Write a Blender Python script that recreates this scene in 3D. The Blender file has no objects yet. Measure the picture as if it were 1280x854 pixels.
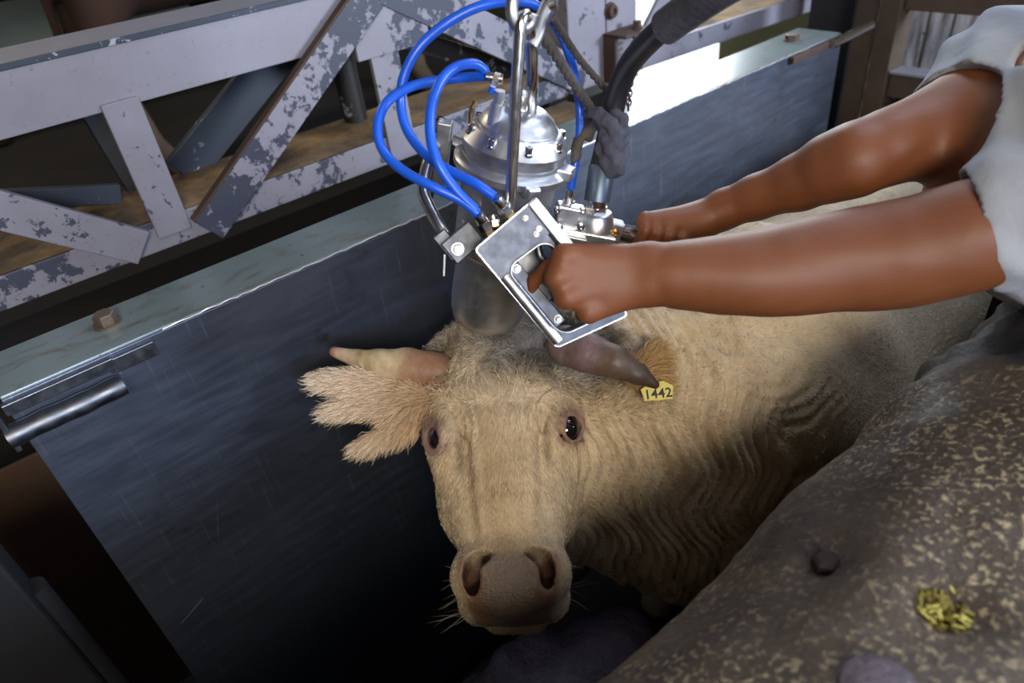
import bpy, bmesh, math, random
import numpy as np
from mathutils import Vector, Matrix
random.seed(4); RNG = np.random.default_rng(7)
SC = bpy.context.scene; COL = SC.collection
R = math.radians

# ------------------------------------------------------------------ camera
F_PX = 873.0
DN = np.array([.1022, .8060, .5830]); LG = np.array([.7578, -.4432, .4794])
DN = DN/np.linalg.norm(DN); LG = LG - DN*(LG@DN); LG = LG/np.linalg.norm(LG); WD = np.cross(DN, LG)
EYE = np.array([0, 0, 2.0])          # X across the race, Y along it, Z up
def cw(v):                            # lens-frame metre vector -> world vector
    v = np.asarray(v, float); return np.array([v@WD, v@LG, -(v@DN)])
def D(x, y, z): return EYE + cw([(x-640)/F_PX*z, (y-427)/F_PX*z, z])
cam = bpy.data.cameras.new('camera'); camo = bpy.data.objects.new('camera', cam); COL.objects.link(camo)
rx, up, bk = cw([1,0,0]), cw([0,-1,0]), cw([0,0,-1])
camo.matrix_world = Matrix(((rx[0],up[0],bk[0],0),(rx[1],up[1],bk[1],0),(rx[2],up[2],bk[2],2.0),(0,0,0,1)))
cam.sensor_width = 36; cam.lens = F_PX/1280*36; cam.clip_start = .02
cam.dof.use_dof = True; cam.dof.focus_distance = 1.06; cam.dof.aperture_fstop = 3.2
SC.camera = camo

# ------------------------------------------------------------------ light
SC.view_settings.view_transform = 'Standard'; SC.view_settings.look = 'None'
SC.view_settings.gamma = 1; SC.view_settings.use_curve_mapping = False
SC.view_settings.exposure = -0.12
wld = bpy.data.worlds.new('world'); SC.world = wld; wld.use_nodes = True
wld.node_tree.nodes['Background'].inputs[0].default_value = (.90, .95, 1.0, 1)
wld.node_tree.nodes['Background'].inputs[1].default_value = 4.0
def area(name, loc, target, sx, sy, power, col):
    l = bpy.data.lights.new(name, 'AREA'); l.shape = 'RECTANGLE'; l.size = sx; l.size_y = sy
    l.energy = power; l.color = col
    o = bpy.data.objects.new(name, l); COL.objects.link(o); o.location = loc
    o.rotation_euler = (Vector(target)-Vector(loc)).to_track_quat('-Z', 'Y').to_euler()
    return o
area('daylight_window', (1.78, -.9, 2.95), (-1.0, .5, 1.3), 1.0, .7, 82, (1.0, .90, .75))
area('side_window', (2.95, -.2, 2.45), (-1.0, .3, 1.35), 1.1, .50, 62, (.50, .66, 1.0))
area('sky_light_roof', (-.6, 2.2, 3.5), (-.9, 1.8, 1.3), 1.2, .8, 30, (.66, .78, 1.0))
area('blue_window', (.4, 1.2, 3.6), (-1.4, .6, 1.5), 1.0, .8, 8, (.55, .68, 1.0))
area('cap_glare_fill', (-3.7, 4.7, 2.9), (-1.12, 1.6, 1.45), 1.3, .9, 150, (.88, .94, 1.0))  # added light beyond the yard gap, puts glare on the panel's top cap
area('lane_fill', (-3.7, .2, 3.6), (-3.3, .5, 1.2), .3, .3, 16, (1.0, .85, .65))  # added dim fill over the lane, brightens the brown cow's legs
area('yard_daylight', (-3.0, 4.6, 3.3), (-3.2, 4.6, 0.4), 2.0, 1.6, 60, (.92, .96, 1.0))
area('panel_sheen_fill', (2.9, 3.1, 2.4), (-1.05, 1.7, 1.3), 1.0, .9, 300, (.74, .84, 1.0))  # added light with no known window, gives the steel panel its far sheen

# ------------------------------------------------------------------ material helpers
def mat(name, col=(.5,.5,.5), rough=.6, metal=0., **kw):
    m = bpy.data.materials.new(name); m.use_nodes = True
    b = m.node_tree.nodes['Principled BSDF']
    b.inputs['Base Color'].default_value = (*col, 1); b.inputs['Roughness'].default_value = rough
    b.inputs['Metallic'].default_value = metal
    for k, v in kw.items(): b.inputs[k].default_value = v
    return m
def N(m, typ, **kw):
    n = m.node_tree.nodes.new(typ)
    for k, v in kw.items():
        if k[0] == '_': n.inputs[k[1:]].default_value = v
        else: setattr(n, k, v)
    return n
def L(m, a, b): m.node_tree.links.new(a, b)
def pb(m): return m.node_tree.nodes['Principled BSDF']
def geo(m, sc=(1,1,1), rot=(0,0,0)):
    t = N(m, 'ShaderNodeTexCoord'); mp = N(m, 'ShaderNodeMapping'); mp.inputs['Scale'].default_value = sc
    mp.inputs['Rotation'].default_value = rot
    L(m, t.outputs['Object'], mp.inputs[0]); return mp.outputs[0]
def noise(m, sc, det=6, rough=.6, vec=None, dist=0.):
    n = N(m, 'ShaderNodeTexNoise'); n.inputs['Scale'].default_value = sc; n.inputs['Detail'].default_value = det
    n.inputs['Roughness'].default_value = rough; n.inputs['Distortion'].default_value = dist
    L(m, vec if vec is not None else geo(m), n.inputs['Vector']); return n.outputs['Fac']
def ramp(m, fac, stops):
    r = N(m, 'ShaderNodeValToRGB'); e = r.color_ramp.elements
    while len(e) < len(stops): e.new(.5)
    for i, (p, c) in enumerate(stops):
        e[i].position = p; e[i].color = (*c, 1) if len(c) == 3 else c
    L(m, fac, r.inputs[0]); return r.outputs[0]
def g(v): return (v, v, v)
def mix(m, fac, a, b, typ='MIX'):
    n = N(m, 'ShaderNodeMix', data_type='RGBA', blend_type=typ)
    for s, v in ((0, fac), (6, a), (7, b)):
        if isinstance(v, (int, float)): n.inputs[s].default_value = v
        elif isinstance(v, tuple): n.inputs[s].default_value = (*v, 1)
        else: L(m, v, n.inputs[s])
    return n.outputs[2]
def bump(m, h, st=.3, dist=.01, prev=None):
    b = N(m, 'ShaderNodeBump'); b.inputs['Strength'].default_value = st; b.inputs['Distance'].default_value = dist
    L(m, h, b.inputs['Height'])
    if prev is not None: L(m, prev, b.inputs['Normal'])
    return b.outputs[0]
def setc(m, c): L(m, c, pb(m).inputs['Base Color'])
def setn(m, n_): L(m, n_, pb(m).inputs['Normal'])
def setr(m, r_): L(m, r_, pb(m).inputs['Roughness'])

def paint(name, peel, light=(.275,.27,.33), dark=(.035,.045,.085), sc=23):
    m = mat(name, rough=.55)
    n1 = noise(m, sc, 10, .70, dist=.25); n2 = noise(m, 3.1, 4, .6)
    add = N(m, 'ShaderNodeMath', operation='ADD'); L(m, n1, add.inputs[0])
    mu = N(m, 'ShaderNodeMath', operation='MULTIPLY'); L(m, n2, mu.inputs[0]); mu.inputs[1].default_value = .55; L(m, mu.outputs[0], add.inputs[1])
    msk = ramp(m, add.outputs[0], [(peel-.006, g(0)), (peel+.006, g(1))])
    base = mix(m, noise(m, 7, 5), light, (light[0]*.66, light[1]*.62, light[2]*.58))
    base = mix(m, ramp(m, noise(m, 90, 4), [(.62, g(0)), (.75, g(.5))]), base, (.10,.08,.07))
    rust = mix(m, noise(m, 20, 4), dark, (dark[0]*1.6, dark[1]*1.25, dark[2]*.8))
    c = mix(m, msk, base, rust); setc(m, c)
    inv = N(m, 'ShaderNodeMath', operation='SUBTRACT'); inv.inputs[0].default_value = 1; L(m, msk, inv.inputs[1])
    setn(m, bump(m, noise(m, 160, 3), .12, .002, bump(m, inv.outputs[0], .5, .0012)))
    return m
M = {}
M['paint'] = paint('lavender_paint', .98)
M['paint_mid'] = paint('chipped_paint', .91)
M['paint_worn'] = paint('worn_paint', .80)
M['paint_flake'] = paint('flaking_paint', .765, sc=26)
M['paint_navy'] = paint('navy_primer', .66, light=(.38,.41,.48), dark=(.018,.03,.06))
M['paint_black'] = paint('black_primer', .62, light=(.2,.2,.24), dark=(.008,.009,.012))
def dirt():
    m = mat('dried_dirt', rough=.9); n1 = noise(m, 6, 8, .65)
    setc(m, ramp(m, n1, [(.3, (.035,.03,.028)), (.5, (.20,.125,.06)), (.7, (.42,.27,.12))]))
    setn(m, bump(m, noise(m, 120, 6), .8, .004)); return m
M['dirt'] = dirt()
def rusty(name, a=(.105,.062,.042), b=(.04,.025,.02), r_=.8, metal=.2):
    m = mat(name, rough=r_, metal=metal)
    setc(m, mix(m, noise(m, 18, 8), a, b)); setn(m, bump(m, noise(m, 90, 5), .4, .003)); return m
M['rust'] = rusty('rust')
M['dark_rust'] = rusty('dark_rust', (.025,.016,.012), (.008,.007,.007))
M['orange_rust'] = rusty('orange_rust', (.08,.032,.008), (.03,.018,.012), .9, 0)
M['brown_steel'] = rusty('brown_channel', (.12,.085,.06), (.055,.035,.027), .6, .3)
def panel_m():
    m = mat('sheet_steel', rough=.40, metal=.92)
    st = noise(m, 1, 8, .6, geo(m, (1, 9, 60), (0, 0, 0)))
    s2 = noise(m, 1, 6, .6, geo(m, (1, 120, 6), (R(35), 0, 0)))
    c = mix(m, noise(m, 2.2, 5), (.20,.23,.30), (.11,.13,.19))
    c = mix(m, ramp(m, s2, [(.60, g(0)), (.72, g(.55))]), c, (.34,.37,.44))
    c = mix(m, ramp(m, noise(m, 8, 8, .7), [(.60, g(0)), (.74, g(.8))]), c, (.09,.065,.05))
    setc(m, c)
    setr(m, ramp(m, st, [(.3, g(.37)), (.7, g(.49))]))
    setn(m, bump(m, noise(m, 2.2, 2), .25, .03, bump(m, noise(m, 250, 3), .12, .001))); return m
M['panel'] = panel_m()
def cap_m():
    m = mat('greenish_top', rough=.30, metal=.15)
    c = mix(m, noise(m, 5, 8, .7), (.22,.275,.275), (.15,.19,.185))
    st = noise(m, 1, 8, .7, geo(m, (22, 8, 10), (0, 0, R(30))), dist=1.5)
    c = mix(m, ramp(m, st, [(.52, g(0)), (.68, g(.75))]), c, (.11,.075,.03))
    c = mix(m, ramp(m, noise(m, 60, 3), [(.68, g(0)), (.72, g(1))]), c, (.03,.02,.015))
    setc(m, c); pb(m).inputs['Specular IOR Level'].default_value = 1.; setn(m, bump(m, noise(m, 70, 6), .12, .002)); return m
M['cap'] = cap_m()
M['weld'] = mat('bright_bare_edge', (.75,.74,.72), .35, .8)
def alu(name, col, r0, r1, metal=1.):
    m = mat(name, col, .3, metal); setr(m, ramp(m, noise(m, 60, 5), [(.3, g(r0)), (.7, g(r1))]))
    setn(m, bump(m, noise(m, 900, 2), .08, .0005)); return m
M['alu'] = alu('cast_aluminium', (.74,.75,.78), .30, .46)
M['alu_dull'] = alu('dull_aluminium', (.52,.53,.56), .36, .5)
M['frame_alu'] = alu('frame_aluminium', (.11,.118,.138), .42, .58)
M['steel'] = alu('polished_steel', (.68,.66,.64), .12, .26)
M['darksteel'] = alu('dark_steel', (.16,.17,.19), .32, .5)
M['brass'] = mat('brass', (.55,.36,.14), .3, 1.)
M['blue'] = mat('blue_hose', (.012,.10,.62), .32)
M['white_plastic'] = mat('white_plastic', (.8,.8,.78), .4)
M['rubber'] = mat('black_rubber', (.012,.012,.016), .42)
M['grip'] = mat('black_grip', (.02,.02,.022), .5)
M['sleeve'] = mat('bluish_ferrule', (.10,.13,.17), .4, .6)
def cloth(name, a, b, sc=25):
    m = mat(name, rough=.95); setc(m, mix(m, noise(m, sc, 6), a, b)); setn(m, bump(m, noise(m, sc*4, 5), .7, .004)); return m
M['rag'] = cloth('dirty_rag', (.10,.10,.13), (.025,.025,.035))
M['rag2'] = cloth('brown_rag', (.17,.14,.12), (.05,.04,.035))
M['rope'] = cloth('hairy_rope', (.14,.12,.11), (.04,.035,.035), 60)
M['shirt'] = cloth('grey_cotton', (.42,.44,.48), (.34,.36,.40), 6)
M['hem'] = cloth('white_cotton', (.60,.60,.64), (.52,.52,.56), 6)
M['trousers'] = cloth('dark_trousers', (.03,.035,.05), (.02,.022,.03))
M['hair_black'] = mat('black_hair', (.01,.008,.007), .6)
def skin_m():
    m = mat('brown_skin', rough=.55); 
    c = mix(m, noise(m, 9, 4), (.215,.070,.022), (.160,.050,.017)); c = mix(m, ramp(m, noise(m, 70, 4), [(.55, g(0)), (.8, g(.4))]), c, (.17,.06,.035))
    setc(m, c); b = pb(m); b.inputs['Subsurface Weight'].default_value = .12; b.inputs['Subsurface Radius'].default_value = (.02,.008,.004); b.inputs['Subsurface Scale'].default_value = .3
    setn(m, bump(m, noise(m, 260, 3), .25, .001)); return m
M['skin'] = skin_m()
def attr_m(name, rough, bsc=0, bst=0, vary=.35, **kw):
    m = mat(name, rough=rough, **kw); a = N(m, 'ShaderNodeAttribute', attribute_name='tint')
    c = a.outputs['Color']
    if vary: c = mix(m, ramp(m, noise(m, 60, 5), [(.3, g(0)), (.75, g(vary))]), c, (.30,.2,.11), 'MULTIPLY')
    setc(m, c)
    if bsc: setn(m, bump(m, noise(m, bsc, 4), bst, .003))
    return m
M['hide'] = attr_m('cream_hide', .8, 140, .5, .3)
M['strand'] = attr_m('cream_hair', .65, vary=0)
M['wetnose'] = attr_m('wet_nose', .20, 200, 1.0, .25)
M['horn'] = attr_m('horn', .5, 90, .4, .5)
M['eye'] = mat('dark_eye', (.008,.006,.007), .06); pb(M['eye']).inputs['Coat Weight'].default_value = 1
def mud_m():
    m = mat('mud_crust', rough=.8); v = geo(m)
    b_ = mix(m, noise(m, 7, 6), (.100,.072,.050), (.040,.029,.022))
    sp = noise(m, 135, 5, .62, dist=.3); pt = noise(m, 5.5, 3)
    s1 = ramp(m, sp, [(.53, g(0)), (.63, g(1))]); s2 = ramp(m, pt, [(.36, g(.05)), (.60, g(1))])
    fm = N(m, 'ShaderNodeMath', operation='MULTIPLY'); L(m, s1, fm.inputs[0]); L(m, s2, fm.inputs[1])
    c = mix(m, fm.outputs[0], b_, (.50,.40,.23)); setc(m, c)
    setr(m, ramp(m, noise(m, 12, 4), [(.35, g(.5)), (.6, g(.9))]))
    setn(m, bump(m, noise(m, 26, 6), .5, .012, bump(m, sp, .5, .004))); return m
M['mud'] = mud_m()
M['dark_mud'] = cloth('dark_mud_crust', (.040,.032,.030), (.014,.011,.011), 30); pb(M['dark_mud']).inputs['Roughness'].default_value = .6
def wet_m():
    m = mat('wet_dark_mud', rough=.3); setc(m, mix(m, noise(m, 20, 6), (.16,.12,.14), (.03,.025,.035)))
    setn(m, bump(m, noise(m, 35, 6), .9, .012)); return m
M['wetmud'] = wet_m()
M['gold'] = mat('gold_foil', (.28,.22,.05), .32, .9)
M['concrete'] = cloth('stained_concrete', (.16,.15,.14), (.07,.06,.055), 5)
M['dark_floor'] = cloth('shade_dark_floor', (.035,.030,.028), (.015,.013,.012), 4)  # near-black colour stands in for the shade behind the rail
M['pale_wall'] = cloth('pale_green_wall', (.26,.32,.30), (.18,.23,.22), 3)
M['mossy'] = cloth('mossy_wall', (.13,.12,.05), (.04,.035,.015), 6)
M['white_wall'] = cloth('white_wall', (.82,.83,.86), (.72,.75,.80), 2)
M['blue_wall'] = cloth('light_blue_wall', (.45,.68,.80), (.40,.60,.72), 2)
def wood_m():
    m = mat('whitewashed_plank', rough=.85); v = geo(m, (30, 30, 3))
    c = ramp(m, noise(m, 1, 9, .7, v, .5), [(.34, (.05,.035,.03)), (.46, (.36,.33,.34)), (.7, (.80,.79,.82))])
    setc(m, c); setn(m, bump(m, noise(m, 1, 6, .6, v), .6, .004)); return m
M['wood'] = wood_m()
M['blue_post'] = rusty('blue_post', (.03,.055,.09), (.05,.03,.015), .5, .2)
M['brownhide'] = cloth('brown_hide', (.075,.032,.018), (.02,.010,.007), 8)
M['tanhide'] = cloth('tan_hide', (.34,.24,.15), (.16,.10,.06), 14)
M['tag'] = mat('yellow_tag', (.62,.52,.06), .4)
M['ink'] = mat('black_ink', (.01,.01,.01), .6)

# ------------------------------------------------------------------ object helpers
def link(o, parent=None):
    COL.objects.link(o)
    if parent is not None: o.parent = parent; o.matrix_parent_inverse = Matrix.Translation(parent.location).inverted()
    return o
def thing(name, label, cat, loc=(0,0,0), group=None):
    o = bpy.data.objects.new(name, None); COL.objects.link(o); o.location = loc; o.empty_display_size = .05
    o['label'] = label; o['category'] = cat
    if group: o['group'] = group
    return o
def tag(o, label, cat, group=None):
    o['label'] = label; o['category'] = cat
    if group: o['group'] = group
    return o
def mobj(name, v, f, m, parent=None, smooth=True, tint=None):
    me = bpy.data.meshes.new(name); v = np.asarray(v, np.float32)
    if isinstance(f, np.ndarray):
        me.vertices.add(len(v)); me.vertices.foreach_set('co', v.ravel())
        k = f.shape[1]; me.loops.add(f.size); me.polygons.add(len(f))
        me.loops.foreach_set('vertex_index', f.ravel().astype(np.int32))
        me.polygons.foreach_set('loop_start', np.arange(0, f.size, k, dtype=np.int32))
        me.update(calc_edges=True); me.validate()
    else: me.from_pydata([tuple(map(float, p)) for p in v], [], f); me.update()
    if tint is not None:
        a = me.attributes.new('tint', 'FLOAT_COLOR', 'POINT')
        a.data.foreach_set('color', np.c_[tint, np.ones(len(tint))].astype(np.float32).ravel())
    me.materials.append(m)
    if smooth: me.polygons.foreach_set('use_smooth', [True]*len(me.polygons))
    o = bpy.data.objects.new(name, me); link(o, parent)
    return o
def bobj(name, bm, m, parent=None, smooth=False, bev=0, seg=2):
    bmesh.ops.recalc_face_normals(bm, faces=bm.faces)
    me = bpy.data.meshes.new(name); bm.to_mesh(me); bm.free(); me.materials.append(m)
    if smooth:
        me.polygons.foreach_set('use_smooth', [True]*len(me.polygons))
        try: me.set_sharp_from_angle(angle=R(38))
        except Exception: pass
    o = bpy.data.objects.new(name, me); link(o, parent)
    if bev:
        md = o.modifiers.new('b', 'BEVEL'); md.width = bev; md.segments = seg; md.limit_method = 'ANGLE'
    return o
def frame(ax, hint=(0,0,1)):
    z = Vector(ax).normalized(); x = Vector(hint).cross(z)
    if x.length < 1e-3: x = Vector((1,0,0)).cross(z)
    x.normalize(); y = z.cross(x); return x, y, z
def lathe(bm, base, ax, prof, n=40, caps=True):
    x, y, z = frame(ax); b = Vector(base); rings = []
    for t, r in prof: rings.append([bm.verts.new(b+z*t+(x*math.cos(2*math.pi*i/n)+y*math.sin(2*math.pi*i/n))*r) for i in range(n)])
    for a, c in zip(rings, rings[1:]):
        for i in range(n): bm.faces.new((a[i], a[(i+1)%n], c[(i+1)%n], c[i]))
    if caps: bm.faces.new(rings[0][::-1]); bm.faces.new(rings[-1])
def spline(pts, n=10):
    P = [np.array(p, float) for p in pts]; P = [2*P[0]-P[1]] + P + [2*P[-1]-P[-2]]; out = []
    for i in range(1, len(P)-2):
        for k in range(n):
            t = k/n; a, b, c, d = P[i-1:i+3]
            out.append(.5*((2*b)+(-a+c)*t+(2*a-5*b+4*c-d)*t*t+(-a+3*b-3*c+d)*t**3))
    out.append(P[-2]); return out
def tube(bm, pts, r, n=12, sm=True, k=8):
    if sm and len(pts) > 2: pts = spline(pts, k)
    pts = [Vector(p) for p in pts]; rr = r if callable(r) else (lambda t: r)
    x = None; rings = []
    for i, p in enumerate(pts):
        tg = (pts[min(i+1, len(pts)-1)]-pts[max(i-1, 0)]).normalized()
        if x is None: x = frame(tg)[0]
        x = (x-tg*x.dot(tg)).normalized(); y = tg.cross(x); q = rr(i/(len(pts)-1))
        rings.append([bm.verts.new(p+(x*math.cos(2*math.pi*j/n)+y*math.sin(2*math.pi*j/n))*q) for j in range(n)])
    for a, c in zip(rings, rings[1:]):
        for j in range(n): bm.faces.new((a[j], a[(j+1)%n], c[(j+1)%n], c[j]))
    bm.faces.new(rings[0][::-1]); bm.faces.new(rings[-1])
def box(bm, lo, hi):
    vs = [bm.verts.new((x, y, z)) for x in (lo[0], hi[0]) for y in (lo[1], hi[1]) for z in (lo[2], hi[2])]
    for f in ((0,1,3,2),(4,6,7,5),(0,4,5,1),(2,3,7,6),(0,2,6,4),(1,5,7,3)): bm.faces.new([vs[i] for i in f])
def prism(bm, pts, off):                 # polygon pts extruded by vector off
    a = [bm.verts.new(p) for p in pts]; b = [bm.verts.new(Vector(p)+Vector(off)) for p in pts]
    bm.faces.new(a); bm.faces.new(b[::-1]); n = len(a)
    for i in range(n): bm.faces.new((a[i], b[i], b[(i+1)%n], a[(i+1)%n]))
def mk(name, m, parent, fn, *a, smooth=False, bev=0, **k):
    bm = bmesh.new(); fn(bm, *a, **k); return bobj(name, bm, m, parent, smooth, bev)
def hexbolt(bm, p, ax, r, h):
    lathe(bm, p, ax, [(0, r*1.25), (h*.22, r*1.25)], 20); lathe(bm, Vector(p)+Vector(ax).normalized()*h*.2, ax, [(0, r), (h*.75, r), (h*.85, r*.86)], 6)
def capscrew(bm, p, ax, r, h):
    lathe(bm, p, ax, [(0, r*1.35), (h*.25, r*1.35)], 18); lathe(bm, Vector(p)+Vector(ax).normalized()*h*.2, ax, [(0, r), (h*.8, r), (h*.9, r*.8), (h*.9, r*.5), (h*.5, r*.45)], 14)
def struct(name, bm, m, bev=0):
    o = bobj(name, bm, m, None, False, bev); o['kind'] = 'structure'; return o

# ------------------------------------------------------------------ signed-distance sculpting on a graded grid
def axis(lo, hi, flo, fhi, fine, coarse):
    a = [flo]
    while a[-1] < fhi: a.append(a[-1]+fine)
    s = fine; b = [a[-1]]
    while b[-1] < hi: s = min(s*1.25, coarse); b.append(b[-1]+s)
    s = fine; c = [flo]
    while c[-1] > lo: s = min(s*1.25, coarse); c.append(c[-1]-s)
    return np.array(c[:0:-1]+a+b[1:], np.float32)
class Sculpt:
    def __init__(s, X, Y, Z): s.a = (X, Y, Z); s.F = np.full((len(X), len(Y), len(Z)), 1., np.float32)
    def box(s, lo, hi):
        sl = []
        for i in range(3):
            i0 = np.searchsorted(s.a[i], lo[i]); i1 = np.searchsorted(s.a[i], hi[i])
            if i1 <= i0: return None, None
            sl.append(slice(max(i0-1, 0), min(i1+1, len(s.a[i]))))
        g_ = np.meshgrid(*(s.a[i][sl[i]] for i in range(3)), indexing='ij', sparse=True)
        return tuple(sl), g_
    def put(s, sl, d, k, sub=False):
        A = s.F[sl]
        if sub: d = -d; h = np.maximum(k-np.abs(A-d), 0)/k if k else 0; s.F[sl] = np.maximum(A, d)+h*h*k*.25
        else: h = np.maximum(k-np.abs(A-d), 0)/k if k else 0; s.F[sl] = np.minimum(A, d)-h*h*k*.25
    def cap(s, a, b, ra, rb=None, k=.02, sub=False, sq=None):
        rb = ra if rb is None else rb; a = np.array(a, float); b = np.array(b, float); p = max(ra, rb)+k+.02
        sl, G = s.box(np.minimum(a, b)-p, np.maximum(a, b)+p)
        if sl is None: return
        ab = b-a; q = [G[i]-a[i] for i in range(3)]
        h = np.clip((q[0]*ab[0]+q[1]*ab[1]+q[2]*ab[2])/(ab@ab+1e-12), 0, 1)
        d = np.sqrt(sum((q[i]-h*ab[i])**2 for i in range(3)))-(ra+(rb-ra)*h)
        s.put(sl, d.astype(np.float32), k, sub)
    def ell(s, c, r, B=None, k=.02, sub=False):       # B: rows are the ellipsoid's axes
        c = np.array(c, float); B = np.eye(3) if B is None else np.array(B, float); r = np.array(r, float)
        e = np.sqrt(((B.T*r)**2).sum(1))+k+.02
        sl, G = s.box(c-e, c+e)
        if sl is None: return
        q = [G[i]-c[i] for i in range(3)]
        k0 = 0; k1 = 0
        for j in range(3):
            t = q[0]*B[j,0]+q[1]*B[j,1]+q[2]*B[j,2]; k0 = k0+(t/r[j])**2; k1 = k1+(t/r[j]**2)**2
        k0 = np.sqrt(k0); k1 = np.sqrt(k1); d = k0*(k0-1)/np.maximum(k1, 1e-6)
        s.put(sl, d.astype(np.float32), k, sub)
    def disp(s, lo, hi, fn):
        sl, G = s.box(lo, hi); s.F[sl] += fn(*G).astype(np.float32)
    def mesh(s):
        F = s.F; ins = F < 0; nx, ny, nz = F.shape
        c = ins[:-1,:-1,:-1].astype(np.int8)
        cnt = sum(ins[i:nx-1+i, j:ny-1+j, k:nz-1+k].astype(np.int8) for i in (0,1) for j in (0,1) for k in (0,1))
        act = (cnt > 0) & (cnt < 8); I = np.argwhere(act); idx = np.full(act.shape, -1, np.int32); idx[act] = np.arange(len(I))
        P = np.zeros((len(I), 3)); W = np.zeros(len(I)); i, j, k = I.T
        co = lambda a, b, c_: np.stack([s.a[0][a], s.a[1][b], s.a[2][c_]], 1)
        for ax in range(3):
            for u in (0, 1):
                for w in (0, 1):
                    o = [0,0,0]; o[(ax+1)%3] = u; o[(ax+2)%3] = w; p = (i+o[0], j+o[1], k+o[2]); o[ax] = 1; q = (i+o[0], j+o[1], k+o[2])
                    fa, fb = F[p], F[q]; m_ = (fa < 0) != (fb < 0); t = np.where(m_, fa/np.where(m_, fa-fb, 1), 0)
                    pa, pb_ = co(*p), co(*q); P += np.where(m_[:,None], pa+(pb_-pa)*t[:,None], 0); W += m_
        P /= W[:,None]; Q = []
        for ax in range(3):
            n0 = [slice(0,-1) if a == ax else slice(1,-1) for a in range(3)]; n1 = [slice(1,None) if a == ax else slice(1,-1) for a in range(3)]
            a_, b_ = ins[tuple(n0)], ins[tuple(n1)]; E_ = np.argwhere(a_ != b_); 
            if not len(E_): continue
            fl = a_[tuple(E_.T)]; e = E_.copy()
            for a in range(3):
                if a != ax: e[:,a] += 1
            u = (ax+1)%3; w = (ax+2)%3; cs = []
            for du, dw in ((1,1),(0,1),(0,0),(1,0)):
                t = e.copy(); t[:,u] -= du; t[:,w] -= dw; cs.append(idx[tuple(t.T)])
            q = np.stack(cs, 1); q[~fl] = q[~fl][:, ::-1]; Q.append(q)
        return P, np.concatenate(Q)
def vnormals(P, Q):
    n = np.cross(P[Q[:,2]]-P[Q[:,0]], P[Q[:,3]]-P[Q[:,1]]); V = np.zeros_like(P)
    for i in range(4): np.add.at(V, Q[:,i], n)
    return V/np.maximum(np.linalg.norm(V, axis=1), 1e-12)[:,None], np.linalg.norm(n, axis=1)*.5
def relax(P, Q, it=1, lam=.5):
    for _ in range(it):
        S = np.zeros_like(P); c = np.zeros(len(P))
        for i in range(4):
            for j in (1, 3): np.add.at(S, Q[:,i], P[Q[:,(i+j)%4]]); np.add.at(c, Q[:,i], 1)
        P = P+lam*(S/np.maximum(c, 1)[:,None]-P)
    return P
def lump(P, sc, seed=0):                      # cheap smooth noise, roughly -1..1
    r = np.random.default_rng(seed); o = 0
    for _ in range(7):
        k = r.normal(size=3); k = k/np.linalg.norm(k)*sc*r.uniform(.6, 1.6); o = o+np.sin(P@k+r.uniform(0, 6.28))
    return o/3.2
def strands(name, P, Nn, Dr, ln, w, colr, m, parent, curl=0.):
    n = len(P); sd = np.cross(Nn+RNG.normal(scale=.5, size=(n,3)), Dr); sd /= np.linalg.norm(sd, axis=1)[:,None]+1e-9
    ln = ln[:,None]; w = np.broadcast_to(np.asarray(w, float), (n,))[:,None]
    cv = RNG.normal(scale=curl, size=(n,1))*sd if curl else 0
    p0 = P-Nn*.001; p1 = P+Dr*ln*.5+Nn*ln*.16+cv*ln; p2 = P+Dr*ln+Nn*ln*.10-cv*ln*.6
    V = np.stack([p0-sd*w*.5, p0+sd*w*.5, p1-sd*w*.42, p1+sd*w*.42, p2], 1).reshape(-1, 3)
    b = np.arange(n)[:,None]*5
    T = np.concatenate([b+[0,1,3], b+[0,3,2], b+[2,3,4]], 1).reshape(-1, 3)
    tint = np.repeat(colr, 5, 0); tint[2::5] *= 1.0; tint[0::5] *= .9; tint[1::5] *= .9
    o = mobj(name, V, T.astype(np.int32), m, parent, True, tint); o['kind'] = 'stuff'; return o
def sample(P, Q, area_, wgt, n):
    p = area_*wgt; p = p/p.sum(); f = RNG.choice(len(Q), n, p=p); u, v = RNG.random((2, n, 1))
    a, b, c, d = (P[Q[f,i]] for i in range(4)); return f, a*(1-u)*(1-v)+b*u*(1-v)+c*u*v+d*(1-u)*v

# ================================================================== SETTING
bm = bmesh.new(); box(bm, (-7, -3, -.1), (3.2, 8, 0)); struct('floor', bm, M['dark_floor'])
bm = bmesh.new(); box(bm, (-5.6, -3.15, 3.8), (3.2, 2.6, 3.95)); box(bm, (-2.45, 2.6, 3.8), (3.2, 8, 3.95)); struct('ceiling', bm, M['concrete'])
bm = bmesh.new(); box(bm, (-5.6, -3, 0), (-5.45, 2.7, 3.8)); struct('wall_left', bm, M['pale_wall'])
bm = bmesh.new(); box(bm, (-5.45, 2.62, 0), (-2.5, 2.7, 3.8)); struct('wall_light_block', bm, M['mossy'])  # added wall, keeps yard light off the space behind the rail
bm = bmesh.new(); box(bm, (-5.6, -3.15, 0), (3.2, -3, 3.8)); struct('wall_front', bm, M['concrete'])
bm = bmesh.new(); box(bm, (-7, 8, 0), (-2.6, 8.15, 3.4)); struct('wall_yard', bm, M['white_wall'])
bm = bmesh.new(); box(bm, (-2.55, 3.6, 0), (3.2, 3.75, 3.8)); struct('wall_back', bm, M['mossy'])
bm = bmesh.new(); box(bm, (3.05, -3, 0), (3.2, 8, 3.8)); struct('wall_right', bm, M['concrete'])
bm = bmesh.new(); box(bm, (-5.40, -1.2, 0), (-2.2, 2.4, 1.05)); struct('trim_1', bm, M['dark_floor'])   # raised lane behind the rail
o = mk('yard_pavement', M['white_wall'], None, box, (-6.5, 2.75, 0), (-2.56, 7.6, .12)); o['kind'] = 'structure'; o.name = 'floor_yard'
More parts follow.
